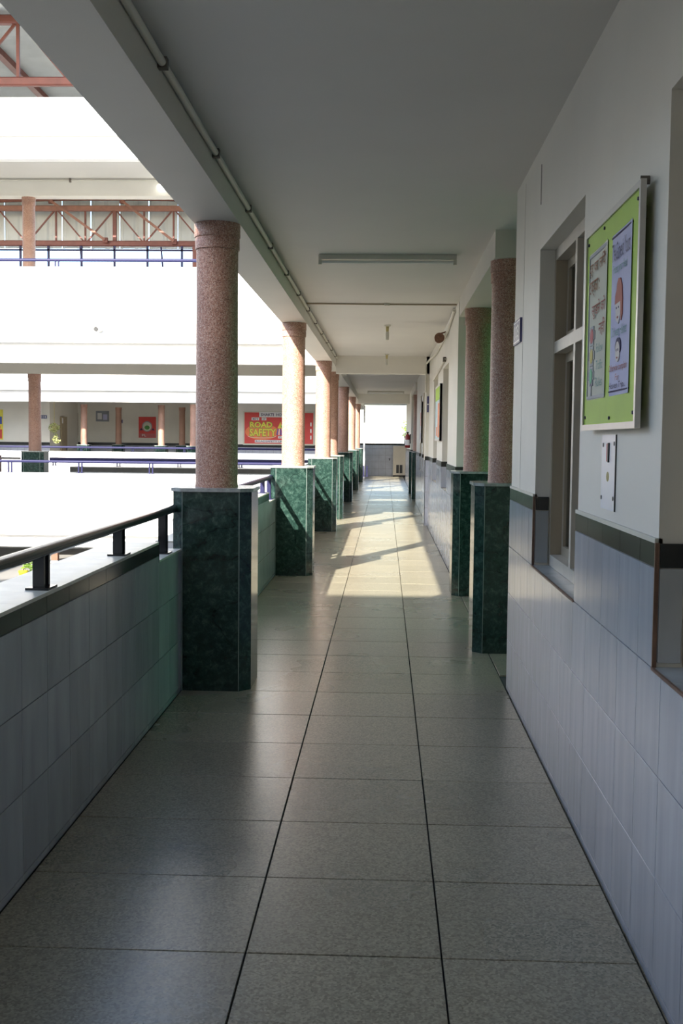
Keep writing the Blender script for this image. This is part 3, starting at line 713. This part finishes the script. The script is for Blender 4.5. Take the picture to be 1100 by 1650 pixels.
    T('The Game is Yours', a0 + 0.02, b1 - 0.095, 0.285, 0.060, 'ink_dark', 0.1, 0.0, d=tx)
    T('Protect your Head', a0 + 0.045, b1 - 0.148, 0.22, 0.040, 'ink_green', 0.1, 0.0, d=tx)
    cx = a0 + 0.14; Q = lambda pts: [(cx + u_, b1 - v_) for u_, v_ in pts]
    F.poly('helmet', Q([(-0.058, 0.243), (-0.055, 0.215), (-0.035, 0.195), (-0.032, 0.178), (-0.008, 0.160), (0.02, 0.163), (0.045, 0.19), (0.058, 0.235), (0.058, 0.285), (0.04, 0.305), (0.028, 0.240)]), 'helmet_red', -0.003, d1 + 0.001, p)
    F.poly('drawn_face', Q([(-0.052, 0.243), (0.028, 0.240), (0.030, 0.285), (0.0, 0.312), (-0.04, 0.295)]), 'skin_paper', -0.003, d1 + 0.0008, p)
    for q in (-0.03, 0.004): F.ell('drawn_eye', cx + q, b1 - 0.257, 0.006, 0.004, 'ink_dark', -0.003, d1 + 0.0016, 10, p)
    F.ell('drawn_mouth', cx - 0.008, b1 - 0.290, 0.012, 0.004, 'ink_red', -0.003, d1 + 0.0016, 10, p)
    T('Do wear Helmet', a0 + 0.045, b1 - 0.352, 0.235, 0.034, 'ink_green', 0.1, 0.0, d=tx)
    F.ell('drawn_hair', cx + 0.004, b1 - 0.388, 0.044, 0.030, 'ink_dark', -0.003, d1 + 0.0006, 20, p)
    F.ell('drawn_face', cx, b1 - 0.405, 0.034, 0.034, 'skin_paper', -0.003, d1 + 0.0012, 20, p)
    for q in (-0.013, 0.013): F.ell('drawn_eye', cx + q, b1 - 0.399, 0.005, 0.005, 'ink_dark', -0.003, d1 + 0.002, 10, p)
    F.ell('drawn_mouth', cx, b1 - 0.425, 0.010, 0.003, 'ink_red', -0.003, d1 + 0.002, 10, p)
    T('Otherwise complain', a0 + 0.01, b1 - 0.474, 0.285, 0.030, 'ink_red', 0.1, 0.004, d=tx)
    T('For', a0 + 0.12, b1 - 0.500, 0.06, 0.022, 'ink_red', 0.1, 0.0, d=tx)
    T('Heaven Trip...', a0 + 0.02, b1 - 0.533, 0.26, 0.028, 'ink_dark', 0.1, 0.0, d=tx)
notice_board()

# wall fittings near right
pl = thing('wall_plate', (0, 0, 0), 'white screwed cover plate on the wall below the notice board', 'cover plate')
F = Face((0.8095, 4.19, 1.356), (0, -1, 0), (0, 0, 1), pl)
F.rect('plate', 0, 0.25, 0, 0.272, 'plate_white', -0.003, 0.0)
F.rect('plate_edge', 0.245, 0.252, 0, 0.272, 'dark_metal', -0.003, 0.001)
for a, b in ((0.012, 0.04), (0.225, 0.045), (0.03, 0.235), (0.225, 0.24)): F.ell('screw', a, b, 0.008, 0.008, 'dark_metal', 0, 0.002, 10)
F.rect('label_strip', 0.10, 0.125, 0.175, 0.24, 'lamp_red', 0, 0.003); F.rect('label_strip', 0.126, 0.142, 0.172, 0.243, 'dark_metal', 0, 0.005)
F.ell('stain', 0.12, 0.12, 0.025, 0.018, 'rope', 0, 0.0006, 14)
def room_sign(y1, z0, wd, hg, num, label, face='X', x=None):
    r = thing('room_sign', (0, 0, 0), label, 'sign')
    F = Face((0.805, y1, z0), (0, -1, 0), (0, 0, 1), r) if face == 'X' else Face((x, y1, z0), (1, 0, 0), (0, 0, 1), r)
    F.rect('plate', 0, wd, 0, hg, 'sign_blue', -0.010, 0.006)
    for a in ((0.008, wd - 0.008, hg - 0.016, hg - 0.010), (0.008, wd - 0.008, 0.010, 0.016), (0.008, 0.014, 0.016, hg - 0.016), (wd - 0.014, wd - 0.008, 0.016, hg - 0.016)):
        F.rect('border', *a, 'white_paint', 0.006, 0.007)
    if num: F.text(num, wd * 0.16, hg * 0.22, wd * 0.68, hg * 0.56, 'white_paint', 0.0075, bold=0.02)
room_sign(7.09, 2.20, 0.33, 0.145, '103', 'blue room sign 103 on the near right wall')
room_sign(20.9, 2.18, 0.33, 0.16, '', 'small blue room sign by the pilaster down the right wall', face='Y', x=0.0) if False else None
r = thing('room_sign', (0, 0, 0), 'small blue room sign down the right wall beside the pilaster', 'sign')
F = Face((0.775, 20.945, 2.13), (1, 0, 0), (0, 0, 1), r); F.rect('plate', 0, 0.035, 0, 0.3, 'sign_blue', -0.004, 0.012)
F.rect('border', 0.002, 0.033, 0.14, 0.16, 'white_paint', 0.012, 0.013)
room_sign(47.485, 2.375, 0.27, 0.155, '114', 'blue room sign 114 on the far wing wall', face='Y', x=-14.85)
room_sign(51.885, 2.27, 0.22, 0.17, '', 'small dark sign on the back wall of the far lobby', face='Y', x=-12.55)

# far right wall boards
def far_board(y0, y1, z0, z1, label, mat, seed):
    global F_
    rnd = random.Random(seed)
    r = thing('notice_board', (0, 0, 0), label, 'notice board')
    F = Face((0.775, y1, z0), (0, -1, 0), (0, 0, 1), r); W, H = y1 - y0, z1 - z0
    F.rect('backing', 0, W, 0, H, mat, -0.03, 0); t = 0.03
    for a in ((0, W, 0, t), (0, W, H - t, H), (0, t, t, H - t), (W - t, W, t, H - t)): F.rect('frame_bar', *a, 'aluminium', -0.034, 0.006)
    F_ = F
    for k in range(4):
        a = t + rnd.random() * (W - 0.35); b = t + 0.04 + k * (H - 0.15) / 5
        F.rect('paper', a, a + 0.26, b, b + 0.14, rnd.choice(['paper_white', 'print_orange', 'paper_lavender', 'paper_white']), 0, 0.002)
far_board(15.97, 17.35, 1.60, 2.42, 'light notice board with green top between two far right windows', 'paper_cyan', 3)
F_.rect('green_strip', 0.03, 1.35, 0.60, 0.79, 'green_board', 0, 0.003)
F_.rect('orange_strip', 0.80, 1.35, 0.05, 0.55, 'print_orange', 0, 0.003)
far_board(24.15, 24.95, 1.55, 2.45, 'pale notice board past the pilaster on the right wall', 'paper_white', 5)

# fire extinguisher
ex = thing('fire_extinguisher', (0, 0, 0), 'red fire extinguisher hanging on the far right wall', 'fire extinguisher')
MB().lathe((0.715, 35.6, 1.36), [(0.07, 0), (0.085, 0.02), (0.085, 0.36), (0.06, 0.42), (0.025, 0.44), (0.025, 0.47)], 20).build('cylinder', 'extinguisher_red', ex, 40)
MB().lathe((0.715, 35.6, 1.40), [(0.0865, 0.05), (0.0865, 0.22)], 20).build('label_band', 'white_paint', ex, 40)
MB().box(0.68, 0.75, 35.55, 35.65, 1.83, 1.87).build('valve', 'dark_metal', ex)
MB().tube([(0.66, 35.6, 1.85), (0.61, 35.6, 1.72), (0.62, 35.6, 1.45)], 0.012).build('hose', 'pipe_black', ex)
MB().box(0.78, 0.82, 35.53, 35.67, 1.5, 1.8).build('bracket', 'dark_metal', ex)

# ================================================================== LIGHTS AND CONDUITS
def tube_light(y, label):
    r = thing('tube_light', (0, 0, 0), label, 'ceiling light', 'tube lights on the corridor ceiling')
    MB().box(-0.585, 0.585, y - 0.035, y + 0.035, Z_C - 0.042, Z_C, c=0.004).build('batten', 'conduit', r)
    MB().cyl((-0.56, y - 0.01, Z_C - 0.062), (0.56, y - 0.01, Z_C - 0.062), 0.014, n=14).build('tube', 'tube_white', r, 40)
    for s_ in (-1, 1): MB().box(s_ * 0.585, s_ * 0.558, y - 0.028, y + 0.02, Z_C - 0.085, Z_C - 0.04).build('lampholder', 'conduit', r)
    return r
tube_light(9.55, 'unlit tube light across the near ceiling')
tube_light(35.7, 'small distant tube light before the bright end opening')
def pendant(y, label):
    r = thing('pendant_holder', (0, 0, 0), label, 'lamp holder', 'lamp holders on the ceiling')
    MB().lathe((0.01, y, Z_C), [(0.04, -0.02), (0.045, 0.0)], 16).build('ceiling_rose', 'conduit', r, 40)
    MB().lathe((0.01, y, Z_C), [(0.018, -0.09), (0.022, -0.02)], 12).build('holder', 'rope', r, 40)
    MB().lathe((0.01, y, Z_C), [(0.006, -0.21), (0.022, -0.20), (0.024, -0.12), (0.02, -0.09)], 12).build('bulb', 'conduit', r, 40)
pendant(15.3, 'small hanging lamp holder beyond the ceiling conduit')
pendant(20.4, 'tiny hanging lamp holder in front of the cross beam')
c = thing('ceiling_conduit', (0, 0, 0), 'thin conduit running across the ceiling', 'conduit')
MB().tube([(-0.94, 12.85, Z_C - 0.012), (0.0, 12.87, Z_C - 0.014), (0.80, 12.90, Z_C - 0.012)], 0.009).build('pipe', 'clip_tan', c)
MB().lathe((0.0, 12.87, Z_C), [(0.03, -0.03), (0.035, 0)], 12).build('junction_box', 'conduit', c, 40)
c = thing('beam_conduit', (0, 0, 0), 'cream conduit clipped along the top of the left beam', 'conduit')
MB().cyl((-0.923, -3.9, 3.12), (-0.923, 20.9, 3.12), 0.017, n=12).build('pipe', 'conduit', c, 40)
for k in range(14):
    MB().box(-0.943, -0.903, 3.15 + 1.42 * k, 3.19 + 1.42 * k, 3.098, 3.142).build('clip', 'clip', c)
c = thing('wall_conduit', (0, 0, 0), 'conduit dropping along the far right wall', 'conduit')
MB().tube([(0.79, 13.2, 3.13), (0.79, 14.6, 3.02), (0.79, 17.5, 2.98), (0.74, 20.8, 3.02)], 0.018).build('pipe', 'conduit', c)
MB().tube([(0.79, 15.0, 2.70), (0.79, 18.6, 2.60)], 0.015).build('pipe', 'conduit', c)
MB().tube([(0.75, 20.93, 3.02), (0.75, 20.93, 2.5)], 0.014).build('pipe', 'conduit', c)
MB().box(0.76, 0.80, 15.0, 15.08, 2.66, 2.72).build('junction_box', 'clip', c)
fa = thing('wall_speaker', (0, 0, 0), 'rusty round horn fitting high on the far right wall', 'wall fitting')
MB().cyl((0.70, 14.85, 2.96), (0.70, 15.05, 2.96), 0.062, 0.055, n=20).build('drum', 'rust', fa, 40)
MB().cyl((0.70, 14.84, 2.96), (0.70, 14.85, 2.96), 0.067, n=20).build('rim', 'rust', fa, 40)
MB().bar((0.70, 14.95, 3.02), (0.80, 14.95, 3.05), 0.02, 0.02).build('bracket', 'rust', fa)

# ================================================================== FAR END OBJECTS
co = thing('water_cooler', (0, 0, 0), 'beige metal water cooler cabinet against the far end wall', 'water cooler')
MB().box(0.36, 0.93, 49.0, 49.5, 0.06, 1.36, c=0.01).build('body', 'cooler_beige', co)
for k in range(2): MB().box(0.50 + 0.15 * k, 0.62 + 0.15 * k, 48.985, 49.005, 0.16, 0.52).build('grille', 'dark_metal', co)
for sx in (0.40, 0.87): MB().box(sx - 0.02, sx + 0.02, 49.02, 49.06, 0, 0.06).build('foot', 'dark_metal', co)
MB().box(0.36, 0.93, 49.02, 49.48, 0.02, 0.07).build('base', 'dark_metal', co)
tp = thing('tap', (0, 0, 0), 'small water tap on the tiled far end wall', 'tap')
MB().tube([(0.20, 49.59, 0.76), (0.20, 49.40, 0.76), (0.20, 49.40, 0.70)], 0.018).build('spout', 'dark_metal', tp)
MB().box(0.15, 0.25, 49.44, 49.47, 0.775, 0.79).build('handle', 'dark_metal', tp)
MB().cyl((0.20, 49.46, 0.76), (0.20, 49.46, 0.80), 0.012).build('stem', 'dark_metal', tp)
dp = thing('lit_strip_pipe', (0, 0, 0), 'white pipe added for the lit strip beside the last left column', 'pipe')  # pipe added to stand for a lit upright strip by the column
MB().cyl((-0.86, 45.6, 0), (-0.86, 45.6, 3.0), 0.04, n=14).build('pipe', 'white_paint', dp, 40)
for z in (0.8, 2.2): MB().box(-0.91, -0.81, 45.58, 45.62, z, z + 0.03).build('clamp', 'white_wall', dp)

def foliage(name, parent, centre, rad, n, size, mat, seed):
    rnd = random.Random(seed); mb = MB()
    for k in range(n):
        while True:
            p = Vector((rnd.uniform(-1, 1), rnd.uniform(-1, 1), rnd.uniform(-1, 1)))
            if p.length < 1: break
        p = Vector((centre[0] + p.x * rad[0], centre[1] + p.y * rad[1], centre[2] + p.z * rad[2]))
        a = Vector((rnd.gauss(0, 1), rnd.gauss(0, 1), rnd.gauss(0, 1))).normalized(); b = a.cross(Vector((rnd.gauss(0, 1), rnd.gauss(0, 1), rnd.gauss(0, 1)))).normalized()
        s_ = size * rnd.uniform(0.6, 1.3)
        mb.add([p - a * s_, p + b * s_ * 0.45, p + a * s_, p - b * s_ * 0.45], [(0, 1, 2, 3)])
    o = mb.build(name, mat, parent); o['kind'] = 'stuff'; return o
tr = thing('tree', (0, 0, 0), 'hazy green tree beyond the far end opening', 'tree')
MB().cyl((1.75, 72, -3.7), (1.6, 72, 2.2), 0.12, 0.05, n=8).build('trunk', 'bark', tr)
foliage('foliage', tr, (1.6, 72, 2.3), (0.55, 0.6, 1.0), 260, 0.10, 'leaf', 4)

# ================================================================== FAR WING FITTINGS
hp = thing('hanging_plant', (0, 0, 0), 'yellow green trailing plant hanging on a string in the far wing', 'plant')
MB().cyl((-14.0, 46.6, 2.05), (-14.0, 46.6, 3.25), 0.012, n=6).build('string', 'rope', hp)
MB().lathe((-14.0, 46.6, 1.9), [(0.08, 0), (0.13, 0.16)], 14).build('pot', 'rope', hp)
foliage('foliage', hp, (-14.0, 46.6, 1.98), (0.24, 0.22, 0.2), 260, 0.05, 'leaf_yellow', 9)
foliage('foliage', hp, (-13.97, 46.6, 1.6), (0.13, 0.12, 0.3), 110, 0.045, 'leaf_yellow', 10)
foliage('foliage', hp, (-13.85, 46.6, 1.42), (0.12, 0.1, 0.08), 40, 0.045, 'leaf_yellow', 12)

bn = thing('banner', (0, 0, 0), 'red ROAD SAFETY banner of the Shakti house on the far wall', 'banner')
F = Face((-6.03, 47.485, 1.40), (1, 0, 0), (0, 0, 1), bn); W, H = 2.95, 1.33
F.rect('frame', -0.06, W + 0.06, -0.06, H + 0.06, 'paper_cream', -0.012, 0)
F.rect('sheet', 0, W, 0, H, 'print_red', 0, 0.003)
F.ell('warm_panel', 0.75, 0.5, 0.72, 0.34, 'print_orange', 0.003, 0.004, 30)
F.rect('strip', 0.63, 1.95, H - 0.20, H + 0.02, 'paper_white', 0.004, 0.006); F.text('SHAKTI', 0.70, H - 0.155, 0.56, 0.125, 'ink_dark', 0.008, bold=0.02); F.text('HOUSE', 1.36, H - 0.155, 0.50, 0.125, 'ink_dark', 0.008, bold=0.02)
F.rect('strip', 0.30, 0.63, H - 0.335, H - 0.215, 'paper_white', 0.004, 0.006); F.text("4E'S", 0.34, H - 0.32, 0.25, 0.085, 'ink_dark', 0.008, bold=0.01)
F.rect('strip', 0.74, 0.94, H - 0.335, H - 0.215, 'paper_white', 0.004, 0.006); F.text('O', 0.77, H - 0.32, 0.065, 0.085, 'ink_dark', 0.008, bold=0.01); F.text('F', 0.85, H - 0.32, 0.055, 0.085, 'ink_dark', 0.008, bold=0.01)
F.text('ROAD', 0.215, 0.665, 1.0, 0.28, 'print_green', 0.006, bold=0.07); F.text('ROAD', 0.235, 0.685, 0.96, 0.245, 'print_yellow', 0.008, bold=0.035)
F.text('SAFETY', 0.20, 0.30, 1.18, 0.35, 'print_green', 0.006, bold=0.06); F.text('SAFETY', 0.22, 0.32, 1.14, 0.315, 'print_yellow', 0.008, bold=0.025)
F.ell('swoosh', 0.75, 0.33, 0.62, 0.10, 'paper_cream', 0.003, 0.0045, 30, t0=180, t1=360)
F.ell('swoosh', 0.75, 0.34, 0.62, 0.085, 'print_orange', 0.0045, 0.005, 30, t0=180, t1=360)
F.rect('strip', 0.45, 2.3, 0.045, 0.155, 'paper_white', 0.004, 0.006); F.text('ROADSAFETY LIFE SAFETY', 0.49, 0.065, 1.75, 0.07, 'ink_dark', 0.008, bold=0.01)
for k in range(5): F.poly('zebra_stripe', [(1.37 + 0.09 * k, 0.37), (1.42 + 0.09 * k, 0.37), (1.46 + 0.06 * k, 0.64), (1.42 + 0.06 * k, 0.64)], 'paper_white' if k % 2 else 'print_blue', 0.004, 0.007)
F.poly('drawn_cone', [(1.42, 0.66), (1.62, 0.66), (1.55, 0.95)], 'print_yellow', 0.004, 0.007)
F.ell('drawn_tree', 1.66, 0.74, 0.09, 0.09, 'print_green', 0.004, 0.008)
F.rect('strip', 1.45, 1.75, 0.23, 0.33, 'paper_white', 0.004, 0.006); F.text('F', 1.50, 0.245, 0.06, 0.065, 'ink_dark', 0.008); F.text('W', 1.58, 0.245, 0.09, 0.065, 'ink_dark', 0.008)
for k in range(3): F.rect('strip', 2.82, 2.88, 0.20 + 0.28 * k, 0.36 + 0.28 * k, 'paper_white', 0.004, 0.006)

ps = thing('poster', (0, 0, 0), 'red poster with a round green emblem in the far lobby', 'poster')
F = Face((-11.58, 51.885, 1.60), (1, 0, 0), (0, 0, 1), ps)
F.rect('sheet', 0, 0.82, 0, 0.98, 'print_red', -0.006, 0.0); F.rect('band', 0.03, 0.79, 0.03, 0.2, 'lamp_red', 0, 0.002)
F.ell('ring', 0.40, 0.53, 0.24, 0.25, 'print_grey', 0, 0.003); F.ell('disc', 0.40, 0.53, 0.20, 0.21, 'paper_cream', 0.003, 0.005); F.ell('emblem', 0.40, 0.48, 0.12, 0.10, 'print_green', 0.005, 0.007)
for s_ in (-1, 1): F.poly('wing', [(0.40 + s_ * 0.2, 0.36), (0.40 + s_ * 0.36, 0.34), (0.40 + s_ * 0.28, 0.46)], 'ink_dark', 0, 0.004)
F.text('P', 0.16, 0.06, 0.09, 0.11, 'paper_white', 0.004, bold=0.02); F.text('L', 0.27, 0.06, 0.09, 0.11, 'paper_white', 0.004, bold=0.02)
ps = thing('poster', (0, 0, 0), 'tall brown picture panel beside the hanging plant', 'picture')
F = Face((-14.74 + 0.0, 51.885, 1.68), (1, 0, 0), (0, 0, 1), ps)
F.rect('sheet', 0, 0.28, 0, 1.05, 'brown_panel', -0.006, 0.0); F.poly('figure', [(0.1, 0.55), (0.2, 0.5), (0.22, 0.75), (0.25, 0.98), (0.2, 0.99), (0.16, 0.7), (0.08, 0.74)], 'paper_cream', 0, 0.003)
ps.location = (0.0, 0, 0)
ps = thing('poster', (0, 0, 0), 'bright blue and red picture at the left picture edge', 'picture')
F = Face((-17.0, 47.485, 1.45), (1, 0, 0), (0, 0, 1), ps)
F.rect('sheet', 0, 0.5, 0, 1.3, 'print_yellow', -0.006, 0.0); F.rect('blue_field', 0.05, 0.45, 0.68, 1.0, 'print_blue', 0, 0.003); F.rect('red_field', 0.05, 0.45, 0.05, 0.45, 'print_red', 0, 0.003); F.ell('figure', 0.3, 0.55, 0.1, 0.1, 'print_orange', 0, 0.004)
ps = thing('framed_notice', (0, 0, 0), 'metal framed glass notice case in the far lobby', 'notice case')
F = Face((-13.6, 51.885, 2.34), (1, 0, 0), (0, 0, 1), ps)
F.rect('case', 0, 0.62, 0, 0.5, 'print_grey', -0.006, 0.02); F.rect('paper', 0.08, 0.28, 0.1, 0.40, 'paper_white', 0.02, 0.023); F.rect('paper', 0.34, 0.54, 0.08, 0.34, 'paper_lavender', 0.02, 0.023)
do = struct('door_1', MB().box(-14.45, -14.40, 49.0, 49.9, 0, 2.5), 'door_wood', 'brown door in the side wall of the far lobby', 'door')
MB().box(-14.40, -14.39, 49.1, 49.25, 2.2, 2.45).build('door_pane', 'white_paint', do)
MB().box(-14.40, -14.37, 49.75, 49.8, 1.0, 1.15).build('door_handle', 'dark_metal', do)
# stepped tiled ends of bridge parapets by the left edge
st = thing('parapet_end', (0, 0, 0), 'low tiled block at the left edge behind the near bridge rail', 'parapet block')
MB().box(-8.95, -8.17, 22.9, 23.3, 0, 0.92).build('block', 'far_tile', st)
MB().box(-8.97, -8.15, 22.88, 23.32, 0.92, 0.94).build('coping', 'white_wall', st)
MB().box(-8.17, -8.155, 22.9, 23.3, 0, 0.92).build('end_tile', 'edge_trim', st)
po = thing('post', (0, 0, 0), 'dark maroon post at the very left edge on the bridge', 'post')
MB().box(-7.42, -7.29, 20.78, 20.88, 0, 1.24).build('shaft', 'maroon', po); MB().box(-7.45, -7.26, 20.75, 20.91, 0, 0.03).build('foot', 'maroon', po)
dr = thing('drain_spout', (0, 0, 0), 'short drain pipe sticking out of the white upper bridge parapet', 'drain pipe')
MB().cyl((-5.25, 20.06, 3.555), (-5.23, 20.31, 3.575), 0.055, n=18).build('pipe', 'conduit', dr, 40)
MB().cyl((-5.25, 20.056, 3.555), (-5.25, 20.06, 3.555), 0.044, n=18).build('bore_shade', 'dark_metal', dr)  # dark disc standing for the shade inside the pipe mouth
cb = thing('bridge_conduit', (0, 0, 0), 'thin conduit along the topmost bridge beam', 'conduit')
MB().cyl((-20, 23.83, 7.06), (-1.3, 23.83, 7.06), 0.018, n=8).build('pipe', 'conduit', cb)
for k in range(8): MB().box(-10.6 + 1.9 * k, -10.56 + 1.9 * k, 23.80, 23.85, 7.02, 7.10).build('clip', 'clip', cb)
lp = thing('white_globe', (0, 0, 0), 'small white glowing globe on the topmost bridge beam', 'light')
MB().lathe((-4.82, 23.78, 6.90), [(0.05, -0.03), (0.09, 0.0), (0.09, 0.04), (0.05, 0.06)], 16).build('globe', 'white_glow', lp, 60)  # glowing white globe on the beam face
MB().box(-4.86, -4.78, 23.79, 23.86, 6.89, 6.97).build('base', 'white_paint', lp)

# ground floor things
yp = thing('potted_plant', (0, 0, 0), 'yellow pot with a green plant on the ground floor', 'potted plant')
MB().lathe((-13.3, 40.3, -3.7), [(0.12, 0), (0.16, 0.28), (0.18, 0.28), (0.18, 0.36), (0.15, 0.36)], 18).build('pot', 'yellow_pot', yp, 40)
foliage('foliage', yp, (-13.1, 40.3, -3.0), (0.28, 0.2, 0.4), 110, 0.09, 'leaf', 21)
MB().cyl((-13.3, 40.3, -3.36), (-13.15, 40.3, -2.9), 0.02, n=6).build('stem', 'bark', yp)
for x, yy, l in ((-14.55, 46.0, 'brown ground floor post right of the yellow pot'), (-13.85, 46.0, 'second brown ground floor post, farther right')):
    g = thing('ground_post', (0, 0, 0), l, 'post', 'ground floor posts')
    MB().box(x - 0.13, x + 0.13, yy, yy + 0.26, -3.7, -0.451).build('shaft', 'brown_panel', g); MB().box(x - 0.16, x + 0.16, yy - 0.03, yy + 0.29, -3.7, -3.6).build('foot', 'print_grey', g)

# ================================================================== ROOF TRUSSES
def truss(name, y, x0, x1, zb, zt, arch, step, label, mat='red_steel', rt=0.11, web=0.035):
    r = thing(name, (0, 0, 0), label, 'roof truss', 'roof trusses')
    MB().box(x0, x1, y - 0.08, y + 0.08, zb - rt, zb + rt, c=0.03).build('bottom_chord', mat, r)
    MB().box(x0, x1, y - 0.10, y + 0.10, zt - rt, zt + rt, c=0.03).build('top_chord', 'tan_steel' if arch else mat, r)
    n = int(round((x1 - x0) / step)); xc = (x0 + x1) / 2
    for k in range(n + 1):
        x = x0 + step * k
        wdt = web * (2 if abs(x - xc) < step / 2 else 1)
        MB().bar((x, y, zb + rt), (x, y, zt - rt), wdt * 2, wdt * 2).build('vertical', mat, r)
        if k < n:
            a, b = ((x, zb), (x + step, zt)) if k % 2 else ((x, zt), (x + step, zb))
            MB().bar((a[0], y + 0.02, a[1]), (b[0], y + 0.02, b[1]), web * 1.6, web * 1.6).build('diagonal', mat, r)
    if arch:
        prev = None
        for k in range(25):
            x = x0 + (x1 - x0) * k / 24; z = zt + 0.02 + arch * (1 - ((x - xc) / ((x1 - x0) / 2)) ** 2)
            if prev: MB().bar(prev, (x, y, z), 0.12, 0.10).build('arch_segment', mat, r)
            prev = (x, y, z)
    return r
truss('roof_truss', 45.2, -20.65, -1.45, 9.44, 10.84, 0.36, 1.2, 'red arched end truss in front of the corrugated gable')
truss('roof_truss', 26.0, -20.6, -1.4, 9.80, 11.20, 0, 1.2, 'red steel truss at the top left corner, nearest', rt=0.10)
truss('roof_truss', 33.0, -20.6, -1.4, 9.80, 11.20, 0, 1.2, 'red steel truss behind the nearest one at top left', rt=0.10)
for k, (x0, z0, x1, z1) in enumerate(((-13.6, 11.1, -11.4, 9.55), (-10.7, 11.1, -8.6, 9.5))):
    g = thing('brace', (0, 0, 0), ('left' if k == 0 else 'right') + ' slanting tan brace crossing the arched end truss', 'brace', 'tan braces')
    MB().bar((x0, 44.95, z0), (x1, 44.95, z1), 0.10, 0.08).build('bar', 'tan_steel', g)
    for q in ((x0, z0), (x1, z1)): MB().box(q[0] - 0.1, q[0] + 0.1, 44.98, 45.12, q[1] - 0.1, q[1] + 0.1).build('gusset', 'red_steel', g)
for k, (xa, xb) in enumerate(((-9.9, -9.9), (-8.0, -8.0), (-11.8, -11.8))):
    g = thing('purlin', (0, 0, 0), ('slanting red purlin under the corrugated roof, ' + ('middle one', 'right one', 'left one')[k]), 'purlin', 'red purlins')
    MB().box(xa - 0.09, xa + 0.09, 22.6, 37.0, 11.22, 11.38).build('beam', 'red_steel', g); MB().box(xa - 0.12, xa + 0.12, 25.9, 26.1, 11.2, 11.24).build('cleat', 'red_steel', g)
# corrugated roof sheets: ridges across, one sheet object per bay
def corrugated(name, parent, axis, u0, u1, v0, v1, c, pitch, amp, mat):
    """wave runs along u, sheet extends along v; axis 'roof': u=Y,v=X at z=c; 'gable': u=X,v=Z at y=c"""
    n = int((u1 - u0) / pitch * 4); mb = MB(); vs = []; fs = []
    for i in range(n + 1):
        u = u0 + (u1 - u0) * i / n; h = amp * (1, 0.3, -1, 0.3)[i % 4] if axis == 'roof' else (amp if i % 8 in (0, 1) else -amp)
        for v in (v0, v1):
            vs.append((v, u, c + h) if axis == 'roof' else (u, c + h, v))
    for i in range(n): fs.append((2 * i, 2 * i + 1, 2 * i + 3, 2 * i + 2))
    o = mb.add(vs, fs).build(name, mat, parent)
    md = o.modifiers.new('thick', 'SOLIDIFY'); md.thickness = 0.004
    return o
rf = thing('roof_sheeting', (0, 0, 0), 'pale corrugated roof sheeting over the bridge at top left', 'roof')
for k in range(6): corrugated('sheet', rf, 'roof', 22.6 + 2.4 * k, 25.05 + 2.4 * k, -14.2, -7.6, 11.45 + (k % 2) * 0.02, 0.30, 0.06, 'roof_sheet')
rf2 = thing('roof_sheeting', (0, 0, 0), 'corrugated roof strip above the arched end truss', 'roof')
for k in range(3): corrugated('sheet', rf2, 'roof', 40.2 + 2.2 * k, 42.45 + 2.2 * k, -20.6, -1.4, 11.55 + (k % 2) * 0.02, 0.30, 0.06, 'roof_sheet')
gb = thing('gable_cladding', (0, 0, 0), 'pale ribbed sheet cladding behind the arched end truss', 'cladding')
for k in range(16): corrugated('sheet', gb, 'gable', -20.6 + 1.2 * k, -19.42 + 1.2 * k, 9.35, 11.35, 45.9 + (k % 2) * 0.03, 0.3, 0.02, 'roof_sheet')
# glazing bars below the gable
gz = thing('glazing_bars', (0, 0, 0), 'dark blue steel bars below the corrugated gable', 'steel bars')
for x in (-14.9, -13.75, -12.4, -11.05, -9.7, -8.3): MB().box(x - 0.04, x + 0.04, 45.1, 45.2, 7.0, 9.33).build('bar', 'pipe_blue', gz)
for z in (9.17,): MB().box(-20.6, -1.5, 45.1, 45.2, z - 0.03, z + 0.03).build('rail', 'pipe_blue', gz)
for x0, x1 in ((-9.15, -8.98), (-12.45, -12.25)): MB().bar((x0, 45.15, 9.3), (x1, 45.15, 7.2), 0.06, 0.06).build('brace_bar', 'pipe_blue', gz)
MB().box(-7.86, -7.70, 45.05, 45.2, 7.0, 9.33).build('post', 'red_steel', gz)
struct('wall_far', MB().box(-20.95, -1.24, 44.55, 46.2, 4.75, 7.9), 'white_wall', 'upper white storey of the far wing hidden behind the bridge', 'wall')
